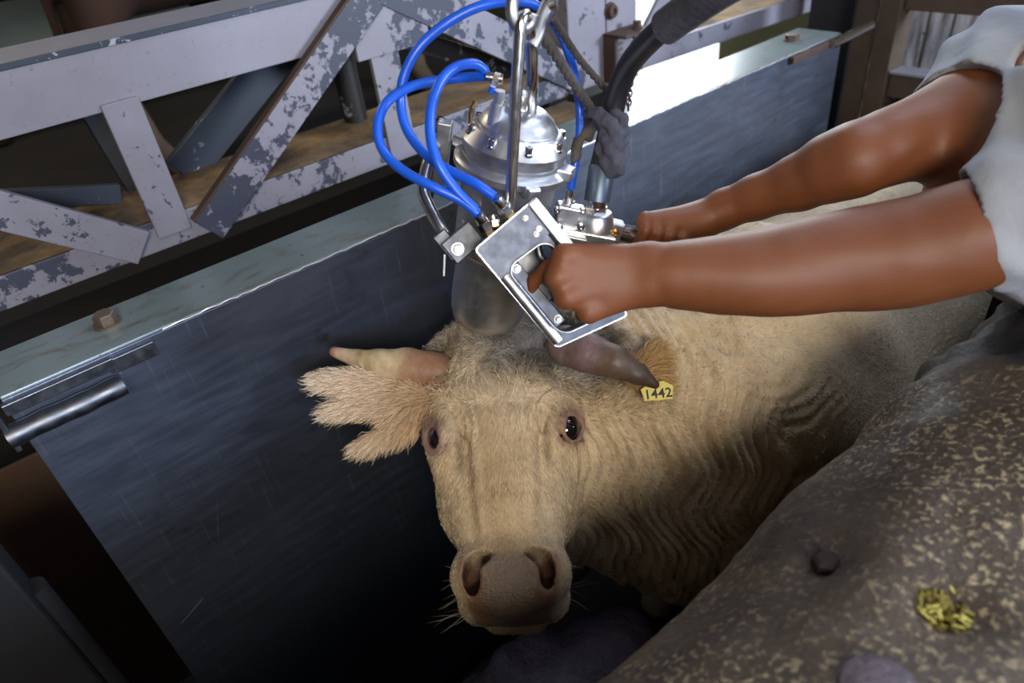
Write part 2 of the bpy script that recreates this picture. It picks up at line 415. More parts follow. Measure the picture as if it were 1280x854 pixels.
o = mk('yard_screen', M['blue_wall'], None, box, (-3.35, 4.9, .12), (-2.7, 5.0, .95)); tag(o, 'pale blue board out in the bright yard beyond the white rail', 'board')

# ================================================================== STEEL PANEL OF THE RACE
race = thing('steel_side_panel', 'long blue-grey steel panel with pale green top edge between the cream cow and white rail', 'panel', (-1.12, 1, 0))
mk('face_sheet', M['panel'], race, box, (-1.058, -.108, .1), (-1.05, 2.07, 1.446), bev=.001)
mk('back_sheet', M['dark_rust'], race, box, (-1.19, -.108, .1), (-1.182, 2.07, 1.44))
mk('core_frame', M['dark_rust'], race, box, (-1.182, -.104, .1), (-1.058, -.09, 1.43))
mk('core_frame', M['dark_rust'], race, box, (-1.182, 2.03, .1), (-1.058, 2.066, 1.43))
mk('top_cap', M['cap'], race, box, (-1.19, -.108, 1.438), (-1.054, 2.07, 1.45), bev=.002)
bm = bmesh.new()
ys = np.arange(.115, 2.05, .01)
tube(bm, [(-1.051+random.uniform(-.0008,.0008), y, 1.4485+random.uniform(-.0012,.0012)) for y in ys], lambda t: .0017, 6, False)
bobj('bright_worn_edge', bm, M['weld'], race, True)
mk('bolt', rusty('bolt_rust', (.26,.20,.15), (.10,.07,.05), .5, .6), race, hexbolt, (-1.134, .057, 1.45), (0.05,0,1), .0165, .02)
mk('bolt', bpy.data.materials['bolt_rust'], race, hexbolt, (-1.13, 1.942, 1.45), (0,0,1), .02, .016)
# latch bracket at the near end
lat = mk('latch_bracket', M['darksteel'], race, box, (-1.05, -.112, 1.424), (-1.040, .035, 1.443), bev=.0015)
mk('bracket_lip', M['darksteel'], lat, box, (-1.05, .03, 1.415), (-1.043, .095, 1.440), bev=.0015)
bm = bmesh.new(); tube(bm, [(-1.034, y, 1.399+.0005*math.sin(y*60)) for y in np.linspace(-.125, .033, 16)], lambda t: .0165+.0006*math.sin(t*23), 16, False)
bobj('latch_tube', bm, M['darksteel'], lat, True)
mk('bracket_plate', M['darksteel'], lat, box, (-1.05, -.125, 1.375), (-1.026, -.118, 1.447), bev=.001)
mk('far_bracket', M['rust'], race, box, (-1.05, 1.80, 1.428), (-1.035, 2.06, 1.446), bev=.002)
bm = bmesh.new(); tube(bm, [(-1.03, 1.98, 1.44), (-1.02, 2.17, 1.452)], .013, 14, False); bobj('far_latch_rod', bm, M['steel'], race, True)
for a, b in (((-1.0495, .075, 1.10), (-1.0495, .045, 1.01)), ((-1.0495, -.075, .875), (-1.0495, -.025, .90))):
    bm = bmesh.new(); tube(bm, [a, b], .0004, 5, False); bobj('scratch', bm, M['alu_dull'], race)

# ================================================================== TRUSS RAIL
tr = thing('steel_truss_rail', 'white box truss rail with paint peeling to navy, running behind the steel panel', 'rail', (-1.55, .8, 0))
XF, XB = -1.45, -1.68
def bar(name, a, b, w, x0, x1, m, parent=tr, bev=.002):
    a = np.array(a, float); b = np.array(b, float); d_ = (b-a)/np.linalg.norm(b-a); n_ = np.array([-d_[1], d_[0]])*w*.5
    q = [a+n_, b+n_, b-n_, a-n_]
    bm = bmesh.new(); prism(bm, [(x1, p[0], p[1]) for p in q], (x0-x1, 0, 0)); return bobj(name, bm, m, parent, False, bev)
bar('top_chord', (-.9, 1.73), (1.36, 1.73), .106, XF, XF-.012, M['paint'])
mk('chord_top_plate', M['paint'], tr, box, (XF-.20, -.9, 1.772), (XF-.004, 1.36, 1.784), bev=.003)
mk('chord_rib', M['paint_navy'], tr, box, (XF-.002, -.9, 1.778), (XF+.004, 1.36, 1.788), bev=.001)
bar('back_top_chord', (-.9, 1.74), (1.36, 1.74), .07, XB+.01, XB, M['paint_navy'])
bar('bottom_chord', (-.9, 1.43), (1.36, 1.43), .062, XF, XF-.010, M['paint_worn'])
mk('chord_ledge', M['dirt'], tr, box, (XB, -.9, 1.452), (XF-.003, 1.36, 1.461), bev=.002)
bar('strut', (.258, 1.425), (.258, 1.69), .066, XF+.008, XF-.006, M['paint_mid'])
bar('strut', (.808, 1.40), (.808, 1.70), .072, XF+.008, XF-.006, M['paint_mid'])
bar('diagonal', (.315, 1.415), (.795, 1.765), .068, XF+.030, XF+.004, M['paint_flake'])
bar('diagonal_edge', (.315-.021, 1.415+.028), (.795-.021, 1.765+.028), .006, XF+.031, XF+.008, M['rust'])
bar('diagonal', (-.35, 1.87), (.19, 1.425), .068, XF+.022, XF+.002, M['paint_mid'])
bar('diagonal', (.80, 1.80), (1.42, 1.43), .085, XF+.012, XF-.006, M['paint_worn'])
bar('diagonal', (.72, 1.74), (1.34, 1.44), .05, XB+.12, XB+.10, M['paint_black'])
bar('gusset_plate', (.74, 1.70), (.93, 1.70), .12, XF+.010, XF-.004, M['paint_mid'])
bar('back_strut', (.265, 1.455), (.235, 1.72), .05, XB+.02, XB, M['paint_black'])
bar('back_diagonal', (.36, 1.46), (.80, 1.74), .085, XB+.02, XB, M['paint_navy'])
bar('back_diagonal', (-.2, 1.60), (.22, 1.475), .04, XB+.06, XB+.04, M['paint_navy'])
bm = bmesh.new(); tube(bm, [(XB+.04, .80, 1.46), (XB+.04, .80, 1.76)], .030, 18, False); bobj('back_pipe', bm, M['paint_black'], tr, True)
# heavy post
mk('post', M['paint_mid'], tr, box, (XF-.10, 1.37, 1.40), (XF+.004, 1.64, 2.3), bev=.004)
mk('post_seam', M['dark_rust'], tr, box, (XF+.004, 1.512, 1.405), (XF+.0055, 1.515, 2.3))
mk('bolt', M['rust'], tr, capscrew, (XF+.004, 1.53, 1.585), (1,0,0), .017, .016)
mk('spring_bracket', M['rust'], tr, box, (XF+.004, 1.50, 1.525), (XF+.09, 1.62, 1.533), bev=.002)
mk('spring_bracket', M['rust'], tr, box, (XF+.004, 1.50, 1.40), (XF+.05, 1.508, 1.53), bev=.001)
bm = bmesh.new(); tube(bm, [(XF+.055+.014*math.cos(a), 1.585+.014*math.sin(a), 1.523-.0026*a) for a in np.arange(0, 44, .5)], .003, 6, False)
bobj('spring', bm, M['dark_rust'], tr, True)
mk('spring_pin', M['rust'], tr, hexbolt, (XF+.055, 1.585, 1.533), (0,0,1), .012, .02)
bar('bottom_chord', (1.64, 1.425), (3.12, 1.389), .062, XF, XF-.012, M['paint_mid'])
mk('chord_ledge', M['dirt'], tr, box, (XF-.2, 1.64, 1.43), (XF-.004, 3.12, 1.44))
bar('diagonal', (1.66, 1.45), (2.05, 1.86), .07, XF+.01, XF-.006, M['paint_mid'])
bar('top_chord', (1.62, 1.76), (3.12, 1.724), .09, XF, XF-.012, M['paint'])
bar('hanger', (1.33, 1.30), (1.33, 1.42), .07, XF-.01, XF-.06, M['dark_rust'])
mk('foot_beam', M['dark_rust'], tr, box, (XB, -.9, 0), (XB+.06, -.82, 1.42)); mk('foot_beam', M['dark_rust'], tr, box, (XB, 1.42, 0), (XB+.1, 1.52, 1.42))
# ledge / stop block under the post, next to the hose
mk('stop_block', M['dirt'], tr, box, (-1.44, 1.05, 1.30), (-1.24, 1.34, 1.395), bev=.006)
mk('stop_block_leg', M['dark_rust'], tr, box, (-1.42, 1.1, 0), (-1.30, 1.2, 1.30))

# ================================================================== CROSS GATE AND FAR STUFF
gt = thing('brown_steel_gate', 'brown steel channel gate across the far end of the race', 'gate', (-1.0, 2.35, 0))
mk('gate_post', M['brown_steel'], gt, box, (-1.135, 2.30, 0), (-1.065, 2.38, 2.2), bev=.003)
mk('post_flange', M['brown_steel'], gt, box, (-1.055, 2.285, 0), (-.995, 2.38, 2.2), bev=.003)
bm = bmesh.new(); tube(bm, [(-1.060+random.uniform(-.002,.002), 2.298, z) for z in np.arange(.6, 2.2, .02)], .0045, 6, False); bobj('weld_bead', bm, M['weld'], gt, True)
mk('gate_rail', M['brown_steel'], gt, box, (-.992, 2.30, 1.468), (-.1, 2.36, 1.58), bev=.003)
mk('gate_rail', M['brown_steel'], gt, box, (-.992, 2.30, 1.215), (-.1, 2.36, 1.29), bev=.003)
mk('rail_lip', M['paint'], gt, box, (-.992, 2.288, 1.288), (-.1, 2.36, 1.296), bev=.001)
mk('gate_rail', M['brown_steel'], gt, box, (-.992, 2.31, 1.10), (-.1, 2.37, 1.19), bev=.003)
mk('gate_sheet', M['dark_rust'], gt, box, (-.99, 2.36, .2), (-.1, 2.37, 1.22))
mk('gate_post', M['brown_steel'], gt, box, (-.12, 2.30, 0), (-.05, 2.38, 2.2), bev=.003)
fn = thing('plank_fence', 'weathered whitewashed upright planks seen through the brown gate opening', 'fence', (-1.1, 3.2, 0))
x = -1.38
for w_ in (.11, .095, .26, .05, .12, .2, .14, .18):
    bm = bmesh.new(); n = 10; l_, r_ = [], []
    for i in range(n+1):
        z = .3+1.5*i/n; l_.append((x+random.uniform(0,.007), 3.2, z)); r_.append((x+w_-.010-random.uniform(0,.007), 3.2, z))
    prism(bm, l_+r_[::-1], (0, .028, 0)); bobj('plank', bm, M['wood'], fn, False, .002); x += w_
for k in range(3): mk('nail', M['dark_rust'], fn, lathe, (-1.28+k*.12, 3.2, 1.18), (0,-1,0), [(0,.005),(.003,.004)], 8)
mk('fence_rail', M['dark_rust'], fn, box, (-1.6, 3.235, 1.4), (-.2, 3.3, 1.5)); mk('fence_rail', M['dark_rust'], fn, box, (-1.6, 3.235, .35), (-.2, 3.3, .45))
bp = mk('blue_column', M['blue_post'], None, box, (-1.36, 2.42, 0), (-1.19, 2.56, 2.6), bev=.01); tag(bp, 'dark blue steel column behind the far end of the steel panel', 'column')
pl_ = thing('rusty_end_frame', 'orange rusted steel sheet in the gap left of the steel panel', 'sheet', (-1.4, -.3, 0))
mk('rust_sheet', M['orange_rust'], pl_, box, (-1.42, -.9, .3), (-1.41, .10, 1.12), bev=.002)
mk('rust_foot', M['dark_rust'], pl_, box, (-1.42, -.9, 0), (-1.34, -.86, .3))
M['near_black'] = mat('near_black_steel', (.006,.006,.008), .6)
dk = thing('dark_gate_post', 'near-black steel gate post at the lower left corner', 'post', (-.98, -.24, 0))
mk('post_body', M['near_black'], dk, box, (-1.00, -.42, 0), (-.93, -.20, 1.30), bev=.006)
bm = bmesh.new(); lathe(bm, (-.965, -.2, .0), (0,0,1), [(0,.02),(1.2,.02)], 14); bobj('hinge_rod', bm, M['near_black'], dk, True)

# ================================================================== MUD-CRUSTED RIGHT WALL
def mudwall():
    S = np.arange(-1.3, 1.15, .016); prof = []
    for z in np.arange(.0, 1.24, .05): prof.append((-.275, z))
    for a in np.linspace(0, math.pi/2, 22): prof.append((-.275+.235*(1-math.cos(a)), 1.24+.235*math.sin(a)))
    for x in np.arange(-.02, .30, .016): prof.append((x, 1.475-.06*(x+.02)))
    for a in np.linspace(.1, math.pi/2, 8): prof.append((.30+.06*math.sin(a), 1.456-.06*(1-math.cos(a))))
    for z in np.arange(1.35, -.05, -.1): prof.append((.36, z))
    P = np.array([[p[0], y, p[1]] for y in S for p in prof]); n = len(prof)
    q = lump(P, 14, 1)*.009+lump(P, 45, 2)*.0035+lump(P, 120, 3)*.0012
    rid = np.exp(-((P[:,1]-.78-.25*(P[:,0]+.2))/.035)**2)*.016                # seam ridge, rough dark crust beyond it
    far = np.clip((P[:,1]-.80)/.05, 0, 1); q = q+rid+far*(lump(P, 70, 5)*.008+lump(P, 30, 8)*.008)
    for cx, cy, rr, dp in ((-.156,.436,.020,.012), (-.091,.545,.013,.010), (-.055,.437,.024,.020), (-.137,.74,.012,.006)):
        q -= dp*np.exp(-(((P[:,0]-cx)**2+(P[:,1]-cy)**2)/rr**2)*(P[:,2]>1.3)*1.0)*(P[:,2]>1.3)
    up_ = np.array([[min(0, p[0]+.04)*4, 0, max(p[1]-1.24, .01)*4] for p in prof]); up_ /= np.linalg.norm(up_, axis=1)[:,None]
    P = P+np.tile(up_, (len(S), 1))*q[:,None]
    i, j = np.meshgrid(np.arange(len(S)-1), np.arange(n-1), indexing='ij'); a = (i*n+j).ravel()
    F_ = np.stack([a, a+1, a+n+1, a+n], 1)
    w = thing('mud_crusted_wall', 'rounded brown wall crusted with dried mud and pale specks, right foreground', 'wall', (0, 1, 0))
    o = mobj('crust', P, F_[:, ::-1].astype(np.int32), M['mud'], w); o.data.materials.append(M['dark_mud'])
    fc_ = P[F_].mean(1); o.data.polygons.foreach_set('material_index', (fc_[:,1] > .80-.25*(fc_[:,0]+.2)).astype(np.int32))
    mk('end_face', M['dark_rust'], w, box, (-.25, -1.29, 0), (.34, -1.27, 1.38))
    mk('end_face', M['dark_rust'], w, box, (-.25, 1.10, 0), (.34, 1.12, 1.36))
    return w
mw = mudwall()
bm = bmesh.new()
for i in range(80):
    a = random.uniform(0, 6.28); r_ = .024*math.sqrt(random.random()); c = Vector((-.061+r_*math.cos(a)*.8, .442+r_*math.sin(a), 1.454+.007*random.random()))
    d_ = Vector((random.gauss(0,1), random.gauss(0,1), random.gauss(0,.35))).normalized()
    s0 = len(bm.verts); tube(bm, [c-d_*.0045, c+d_*.0045], .0019, 6, False)
o = bobj('crumpled_foil', bm, M['gold'], None, True); tag(o, 'small crumpled gold-green foil wad stuck in a hollow of the muddy wall', 'foil')
bm = bmesh.new(); lathe(bm, (-.060, .335, 1.462), (0,0,1), [(0,.030),(.010,.028),(.016,.020),(.018,.006)], 24)
o = bobj('wet_stud', bm, M['wetmud'], None, True); tag(o, 'dark wet rounded stud on the muddy wall at the bottom edge', 'stud')
bm = bmesh.new(); lathe(bm, (-.156, .436, 1.425), (0,0,1), [(0,.012),(.012,.012),(.015,.008)], 6)
o = bobj('sunken_bolt', bm, M['dark_rust'], None); tag(o, 'small rusty bolt sunk in a round pit of the muddy wall', 'bolt')
lw = mk('raised_race_panel', M['dark_rust'], None, box, (-.27, 1.17, 0), (-.25, 2.2, 1.42)); tag(lw, 'dark steel panel closing the race beyond the muddy wall, raised to block light', 'panel')  # panel height raised to keep right-hand light off the cow's flank
# wet ledge at the bottom of the race
S_ = Sculpt(axis(-.9,-.25,-.9,-.25,.010,.02), axis(.0,.8,.0,.8,.010,.02), axis(.35,.95,.35,.95,.010,.02))
S_.cap((-.60,.10,.66), (-.50,.52,.74), .11, .08, .05); S_.cap((-.50,.50,.74), (-.42,.36,.66), .07, .10, .04); S_.ell((-.60,.36,.74), (.06,.09,.055), k=.03)
S_.cap((-.40,.50,.70), (-.36,.30,.62), .05, .07, .03); S_.ell((-.55,.3,.55), (.2,.28,.16), k=.05)
P_, Q_ = S_.mesh(); P_ = P_+vnormals(P_, Q_)[0]*(lump(P_, 60, 4)*.006)[:,None]
o = mobj('wet_mud_heap', P_, Q_, M['wetmud']); tag(o, 'wet dark lump of mud below the cow muzzle at the bottom of the race', 'mud')

# ================================================================== THE CREAM COW
HU = np.array([.985, -.13, 0]); HV = np.array([.05, .84, -.54]); HV /= np.linalg.norm(HV)
HU = HU-HV*(HU@HV); HU /= np.linalg.norm(HU); HN = -np.cross(HU, HV)
HO = np.array([-.0164, .1273, 1.10]); WU, WV, WN = cw(HU), cw(HV), cw(HN); WO = EYE+cw(HO); HB = np.array([WU, WV, WN])
def H(u, v, n): return WO+WU*u+WV*v+WN*n
def uvn(P): q = P-WO; return q@WU, q@WV, q@WN
cow = thing('cow', 'cream cow with a yellow numbered ear tag standing in the race looking up', 'cow', (-.66, 1.5, 0))
g0 = H(0, 0, -.1)
S = Sculpt(axis(-1.03, -.28, -.99, -.42, .0046, .03), axis(.02, 2.4, .10, .80, .0046, .032), axis(0, 1.6, 1.0, 1.46, .0046, .03))
W3 = lambda *p: p
# trunk, withers, hips, belly
S.cap((-.66, 1.22, .93), (-.66, 1.88, .93), .285, .30, .06); S.cap((-.66, 1.06, 1.10), (-.66, 1.98, 1.14), .175, .15, .10)
S.ell((-.66, 1.95, .98), (.28, .27, .30), k=.08); S.ell((-.62, 1.12, .88), (.29, .27, .34), k=.10)
for sx in (-1, 1):
    x = -.66+sx*.15
    S.ell((x-.0, 1.10, .98), (.13, .17, .27), k=.08)                            # shoulder
    S.cap((x, 1.06, .78), (x, 1.04, .46), .095, .055, .05); S.cap((x, 1.04, .46), (x, 1.04, .44), .060, .058, .03)
    S.cap((x, 1.04, .44), (x, 1.06, .14), .042, .036, .03); S.cap((x, 1.06, .14), (x, 1.02, .05), .042, .052, .03)
    S.ell((x, 2.00, .90), (.14, .20, .28), k=.08); S.cap((x, 1.92, .78), (x, 2.02, .56), .12, .07, .06)
    S.cap((x, 2.02, .56), (x, 2.10, .46), .062, .05, .03); S.cap((x, 2.10, .46), (x, 2.06, .14), .042, .036, .03); S.cap((x, 2.06, .14), (x, 2.02, .05), .04, .05, .03)
S.cap((-.66, 2.15, 1.15), (-.66, 2.22, .95), .035, .025, .04); S.cap((-.66, 2.22, .95), (-.66, 2.22, .5), .022, .018, .02); S.ell((-.66, 2.22, .42), (.035,.035,.10), k=.02)
# neck
S.cap(H(0, -.10, -.15), (-.67, 1.06, 1.17), .115, .18, .07); S.cap(H(.0, -.01, -.22), (-.62, 1.0, .95), .12, .26, .08)
S.cap(H(.02, .05, -.22), (-.56, .92, .80), .09, .22, .08); S.ell((-.50, .80, .96), (.10, .20, .22), k=.10)
S.cap(H(.05,-.02,-.16), (-.55,.9,1.08), .10, .16, .07)
# skull
k = .022
for s in (-1, 1):
    S.ell(H(s*.055, -.085, -.075), (.076, .105, .072), HB, k=.03); S.ell(H(s*.088, -.015, -.052), (.040, .050, .040), HB, k=.022)
    S.ell(H(s*.070, .055, -.135), (.052, .095, .085), HB, k=.03); S.cap(H(s*.062, .05, -.16), H(s*.030, .20, -.125), .052, .036, k=.03)
    S.cap(H(s*.062, .02, -.085), H(s*.040, .17, -.065), .050, .040, k=.025)
    S.cap(H(s*.10, .012, -.075), H(s*.045, .15, -.088), .022, .016, k=.03)      # cheek ridge
S.ell(H(0, -.155, -.085), (.118, .055, .070), HB, k=.04); S.ell(H(0, -.06, -.05), (.105, .11, .052), HB, k=.03)
S.cap(H(0, .0, -.052), H(0, .19, -.046), .056, .046, k=.03); S.cap(H(0, .05, -.12), H(0, .22, -.095), .085, .055, k=.04)
# muzzle, lips, chin
S.ell(H(0, .225, -.055), (.078, .045, .054), HB, k=.025); S.ell(H(0, .250, -.060), (.062, .030, .046), HB, k=.02)
for s in (-1, 1):
    S.ell(H(s*.052, .222, -.046), (.036, .040, .045), HB, k=.018); S.ell(H(s*.050, .250, -.090), (.034, .034, .030), HB, k=.02)
S.ell(H(0, .262, -.085), (.060, .024, .026), HB, k=.016); S.cap(H(-.026, .266, -.116), H(.026, .266, -.116), .026, k=.005); S.cap(H(0, .24, -.13), H(0, .12, -.17), .035, .05, k=.03)
# nostrils: comma-shaped hollows with a raised rim
for s in (-1, 1):
    S.ell(H(s*.040, .212, -.006), (.022, .014, .010), HB, k=.014)
    for t in np.linspace(0, 1, 7):
        a = t*2.1; S.ell(H(s*(.037+.017*math.sin(a)+.001), .226-.018*math.cos(a)+.010*t, -.012-.012*t), (.0085+.005*(1-t), .0095, .034), HB, k=.006, sub=True)
    S.ell(H(s*.050, .232, -.040), (.014, .016, .034), HB, k=.010, sub=True)
# eye sockets and lids
EC, ED = {}, {}
for s in (-1, 1):
    c = H(s*.098, .000, -.040); f = WU*s*.66+WN*.74+WV*.12; f /= np.linalg.norm(f)
    t2 = WV-f*(WV@f); t2 /= np.linalg.norm(t2); t3 = np.cross(f, t2); EC[s] = (c, f, t2, t3)
    S.ell(c+f*.021, (.026, .023, .022), (t2, t3, f), k=.010, sub=True)
    pr = None
    for i in range(15):
        a = i/14*2*math.pi; p = c+f*(.0205-.0035*abs(math.cos(a)))+t2*.0265*math.cos(a)+t3*.0230*math.sin(a)
        if pr is not None: S.cap(pr, p, .0044, k=.006)
        pr = p
    S.cap(c+f*.012-t2*.028+t3*s*0.012, c+f*.016+t2*.0+t3*.020*(1 if (t3@WU)*s < 0 else -1), .008, k=.014)
def face_disp(X, Y, Z):
    q = [X-WO[0], Y-WO[1], Z-WO[2]]; u, v, n = (q[0]*w[0]+q[1]*w[1]+q[2]*w[2] for w in (WU, WV, WN))
    au = np.abs(u); fr = (1/(1+np.exp(-(n+.10)/.012))); o = 0
    sm = lambda a, lo, hi, w_: 1/(1+np.exp(-(a-lo)/w_))/(1+np.exp((a-hi)/w_))
    o = o+.0055*np.exp(-((au-(.066-.10*np.clip(v, 0, .2)))/.011)**2)*sm(v, .02, .150, .016)*fr          # groove beside nasal bone
    o = o-.0055*np.exp(-((au-(.052-.09*np.clip(v, 0, .2)))/.007)**2)*sm(v, .0, .17, .015)*fr
    rE = np.sqrt(((au-.100)*1.0)**2+((v+.002)*.85)**2); an = np.arctan2(-(v-.0), .100-au)
    o = o+.0046*np.sin(rE*2*np.pi/.0125+1.2)*np.exp(-((rE-.050)/.015)**2)*(1/(1+np.exp(-(an+.5)/.2)))*(1/(1+np.exp((an-1.9)/.2)))*fr
    def seg(u0, v0, u1, v1, amp, wd):
        du, dv = u1-u0, v1-v0; h = np.clip(((au-u0)*du+(v-v0)*dv)/(du*du+dv*dv), 0, 1); return amp*np.exp(-((au-u0-h*du)**2+(v-v0-h*dv)**2)/wd**2)*fr
    o = o+seg(.078,-.036,.064,.004,.0070,.0045)+seg(.064,.004,.055,.038,.0075,.0045)+seg(.092,.036,.070,.050,.004,.004)+seg(.082,.040,.080,.062,.003,.003)
    o = o-seg(.072,.000,.060,.045,.0035,.006)
    o = o+.004*np.exp(-((u+.01*np.sin(v*40))/.012)**2)*sm(v, -.13, -.03, .01)*fr
    o = o+.0030*np.exp(-((v-.198-.10*au)/.006)**2)*sm(au, -.1, .05, .008)*fr                             # crease above the nose pad
    o = o+.0018*np.sin(v*2*np.pi/.011+2*np.sin(u*60))*np.exp(-(u/.03)**2-((v-.185)/.014)**2)*fr
    o = o+.0035*np.exp(-((n+.088+.012*np.cos(u*30))/.0030)**2)*sm(v, .235, .5, .006)                        # mouth line
    return o
S.disp(WO-.34, WO+.34, face_disp)
def neck_disp(X, Y, Z):
    q = [X-WO[0], Y-WO[1], Z-WO[2]]; u, v, n = (q[0]*w[0]+q[1]*w[1]+q[2]*w[2] for w in (WU, WV, WN))
    m_ = 1/(1+np.exp(-(u-.135)/.015))+1/(1+np.exp((n+.20)/.02)); m_ = np.clip(m_, 0, 1)/(1+np.exp((Y-.93)/.05))
    ph = (Y*.72+X*.42+.02*np.sin(Z*17+X*9)+.012*np.sin(Z*41+Y*13))*2*np.pi/.033
    w_ = np.sin(ph); w2 = np.sin(ph*.53+1.3*np.sin(Z*22))
    return m_*(.0125*(1-np.abs(w_))+.005*w2)
S.disp((-1.02, .25, .75), (-.3, 1.1, 1.45), neck_disp)
P, Q = S.mesh(); P = relax(P, Q, 1, .35); Nv, FA = vnormals(P, Q); P = P+Nv*(lump(P, 30, 11)*.0012)[:,None]
sg = lambda x: 1/(1+np.exp(-np.clip(x, -30, 30)))
def hide_tint(P):
    u, v, n = uvn(P); au = np.abs(u); n1 = lump(P, 22, 21); n2 = lump(P, 60, 22)
    c = np.tile([.66, .525, .345], (len(P), 1))
    def bl(c, m_, col): return c*(1-m_[:,None])+np.array(col)*m_[:,None]
    head = sg((.30-np.linalg.norm(P-H(0,.05,-.08), axis=1))/.02)
    c = bl(c, .3*sg(n1*3), (.74,.63,.47))
    c = bl(c, head*.45*np.exp(-(u/.04)**2)*sg((v+.02)/.03), (.50,.33,.16))
    c = bl(c, (1-head)*.55*sg((.95-P[:,1])/.04)*sg((1.22-P[:,2])/.04), (.52,.345,.13))  # warm yellow light on the lower neck, put into the hide colour
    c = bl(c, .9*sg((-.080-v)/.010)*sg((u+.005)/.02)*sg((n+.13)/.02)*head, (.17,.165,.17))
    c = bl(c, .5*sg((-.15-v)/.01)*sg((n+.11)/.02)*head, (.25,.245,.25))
    c = bl(c, .30*sg((n2-1.0)*4), (.36,.25,.13))
    c = bl(c, (1-head)*.55*sg((n1-.9)*6)*sg((P[:,1]-.75)/.05), (.26,.17,.09))
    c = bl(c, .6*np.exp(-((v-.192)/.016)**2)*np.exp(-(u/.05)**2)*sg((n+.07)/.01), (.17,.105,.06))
    for s in (-1, 1):
        ce, f, t2, t3 = EC[s]; q = P-ce; d_ = np.sqrt(((q@t2)/1.15)**2+(q@t3)**2+((q@f-.018)*.7)**2)
        c = bl(c, .85*sg((.0285-d_)/.003)*(np.linalg.norm(q, axis=1) < .07), (.23,.11,.115))
        c = bl(c, .5*np.exp(-((au-.070+.06*(v-.02))/.005)**2)*sg((v-.01)/.008)*sg((.06-v)/.008)*head, (.22,.15,.08))
    pad = pad_mask(P); c = bl(c, pad, (.155,.108,.075)); c = bl(c, pad*sg((au-.045)/.006)*.6, (.27,.12,.055))
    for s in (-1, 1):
        dn = np.sqrt(((u-s*.050)/.020)**2+((v-.229)/.020)**2+((n+.032)/.024)**2); c = bl(c, .95*sg((1.0-dn)/.12), (.035,.016,.012))  # shade of the nostril hollows put into the colour
    c = bl(c, .8*sg((-n-.100)/.004)*sg((v-.24)/.01)*head, (.50,.37,.15))
    return np.clip(c, 0, 1)
def pad_mask(P):
    u, v, n = uvn(P); au = np.abs(u)
    return sg((v-.203-.10*np.maximum(au-.03,0))/.004)*sg((.073-au-.35*np.maximum(v-.235, 0))/.0035)*sg((n+.088)/.004)
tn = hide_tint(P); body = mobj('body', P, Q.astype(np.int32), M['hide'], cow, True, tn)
body.data.materials.append(M['wetnose']); pm = pad_mask(P[Q].mean(1)); body.data.polygons.foreach_set('material_index', (pm > .5).astype(np.int32))
for s in (-1, 1):
    c, f, t2, t3 = EC[s]; bm = bmesh.new(); bmesh.ops.create_uvsphere(bm, u_segments=32, v_segments=20, radius=.0240)
    bmesh.ops.scale(bm, vec=(1.08, 1, 1), verts=bm.verts); bmesh.ops.transform(bm, matrix=Matrix.Translation(c+f*.0030) @ Matrix((t2, t3, f)).transposed().to_4x4(), verts=bm.verts)
    bobj('eye', bm, M['eye'], cow, True)
# coat
fc = P[Q].mean(1); u, v, n = uvn(fc); head = (np.linalg.norm(fc-H(0,.05,-.08), axis=1) < .31)
def flow(P, Nn):
    u, v, n = uvn(P); hd = sg((.30-np.linalg.norm(P-H(0,.05,-.08), axis=1))/.03)[:,None]
    uw = np.sign(v+.035)[:,None]; d1 = WV*uw*np.minimum(1, np.abs(v+.035)/.02)[:,None]+WU*(u/.10)[:,None]*.8+(WV*.35)
    d2 = np.array([.05, .35, -.9])+np.zeros_like(P); bk_ = sg((P[:,1]-1.0)/.08)[:,None]; d2 = d2*(1-bk_)+np.array([.1, .8, -.35])*bk_
    d = d1*hd+d2*(1-hd)+RNG.normal(scale=.22, size=P.shape)+(.28+.40*sg((-v-.01)/.015)[:,None])*np.stack([lump(P, 45, 31), lump(P, 45, 32), lump(P, 45, 33)], 1)
    d -= Nn*(d*Nn).sum(1)[:,None]; return d/(np.linalg.norm(d, axis=1)[:,None]+1e-9)
wt = np.where(head, 1.0, np.where(fc[:,1] < 1.0, .55, .28))*(fc[:,2] > .8)*(fc[:,1] < 2.0)*(1-pad_mask(fc))
facing = ((EYE-fc)*Nv[Q[:,0]]).sum(1) > -.12; wt = wt*facing
for s in (-1, 1): wt = wt*(np.linalg.norm(fc-(EC[s][0]+EC[s][1]*.016), axis=1) > .026)
f_, ps = sample(P, Q, FA, wt, 120000); nn = Nv[Q[f_,0]]; dr = flow(ps, nn); u, v, n = uvn(ps)
hd = np.linalg.norm(ps-H(0,.05,-.08), axis=1) < .31
ln = np.where(hd, .010, .0085)*RNG.uniform(.6, 1.4, len(ps)); ln = np.where(hd & (v < -.02), .017*RNG.uniform(.6, 1.4, len(ps)), ln); ln = np.where(hd & (v > .12), .006, ln)
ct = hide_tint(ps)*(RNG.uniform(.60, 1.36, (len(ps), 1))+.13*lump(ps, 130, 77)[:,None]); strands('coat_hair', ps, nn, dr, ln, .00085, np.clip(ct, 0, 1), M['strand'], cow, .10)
# woolly tuft on the poll
wt = sg((-.085-v_)/.01) if False else None
u, v, n = uvn(fc); wt = sg((-.095-v)/.012)*sg((n+.15)/.02)*head*facing
f_, ps = sample(P, Q, FA, wt, 22000); nn = Nv[Q[f_,0]]; u, v, n = uvn(ps)
dr = .9*np.stack([lump(ps, 60, 41), lump(ps, 60, 42), lump(ps, 60, 43)], 1)+WV*.5+nn*.5; dr /= np.linalg.norm(dr, axis=1)[:,None]
ct = hide_tint(ps)*RNG.uniform(.45, 1.6, (len(ps), 1)); strands('poll_tuft', ps, nn, dr, RNG.uniform(.018, .042, len(ps)), .0011, np.clip(ct, 0, 1), M['strand'], cow, .16)
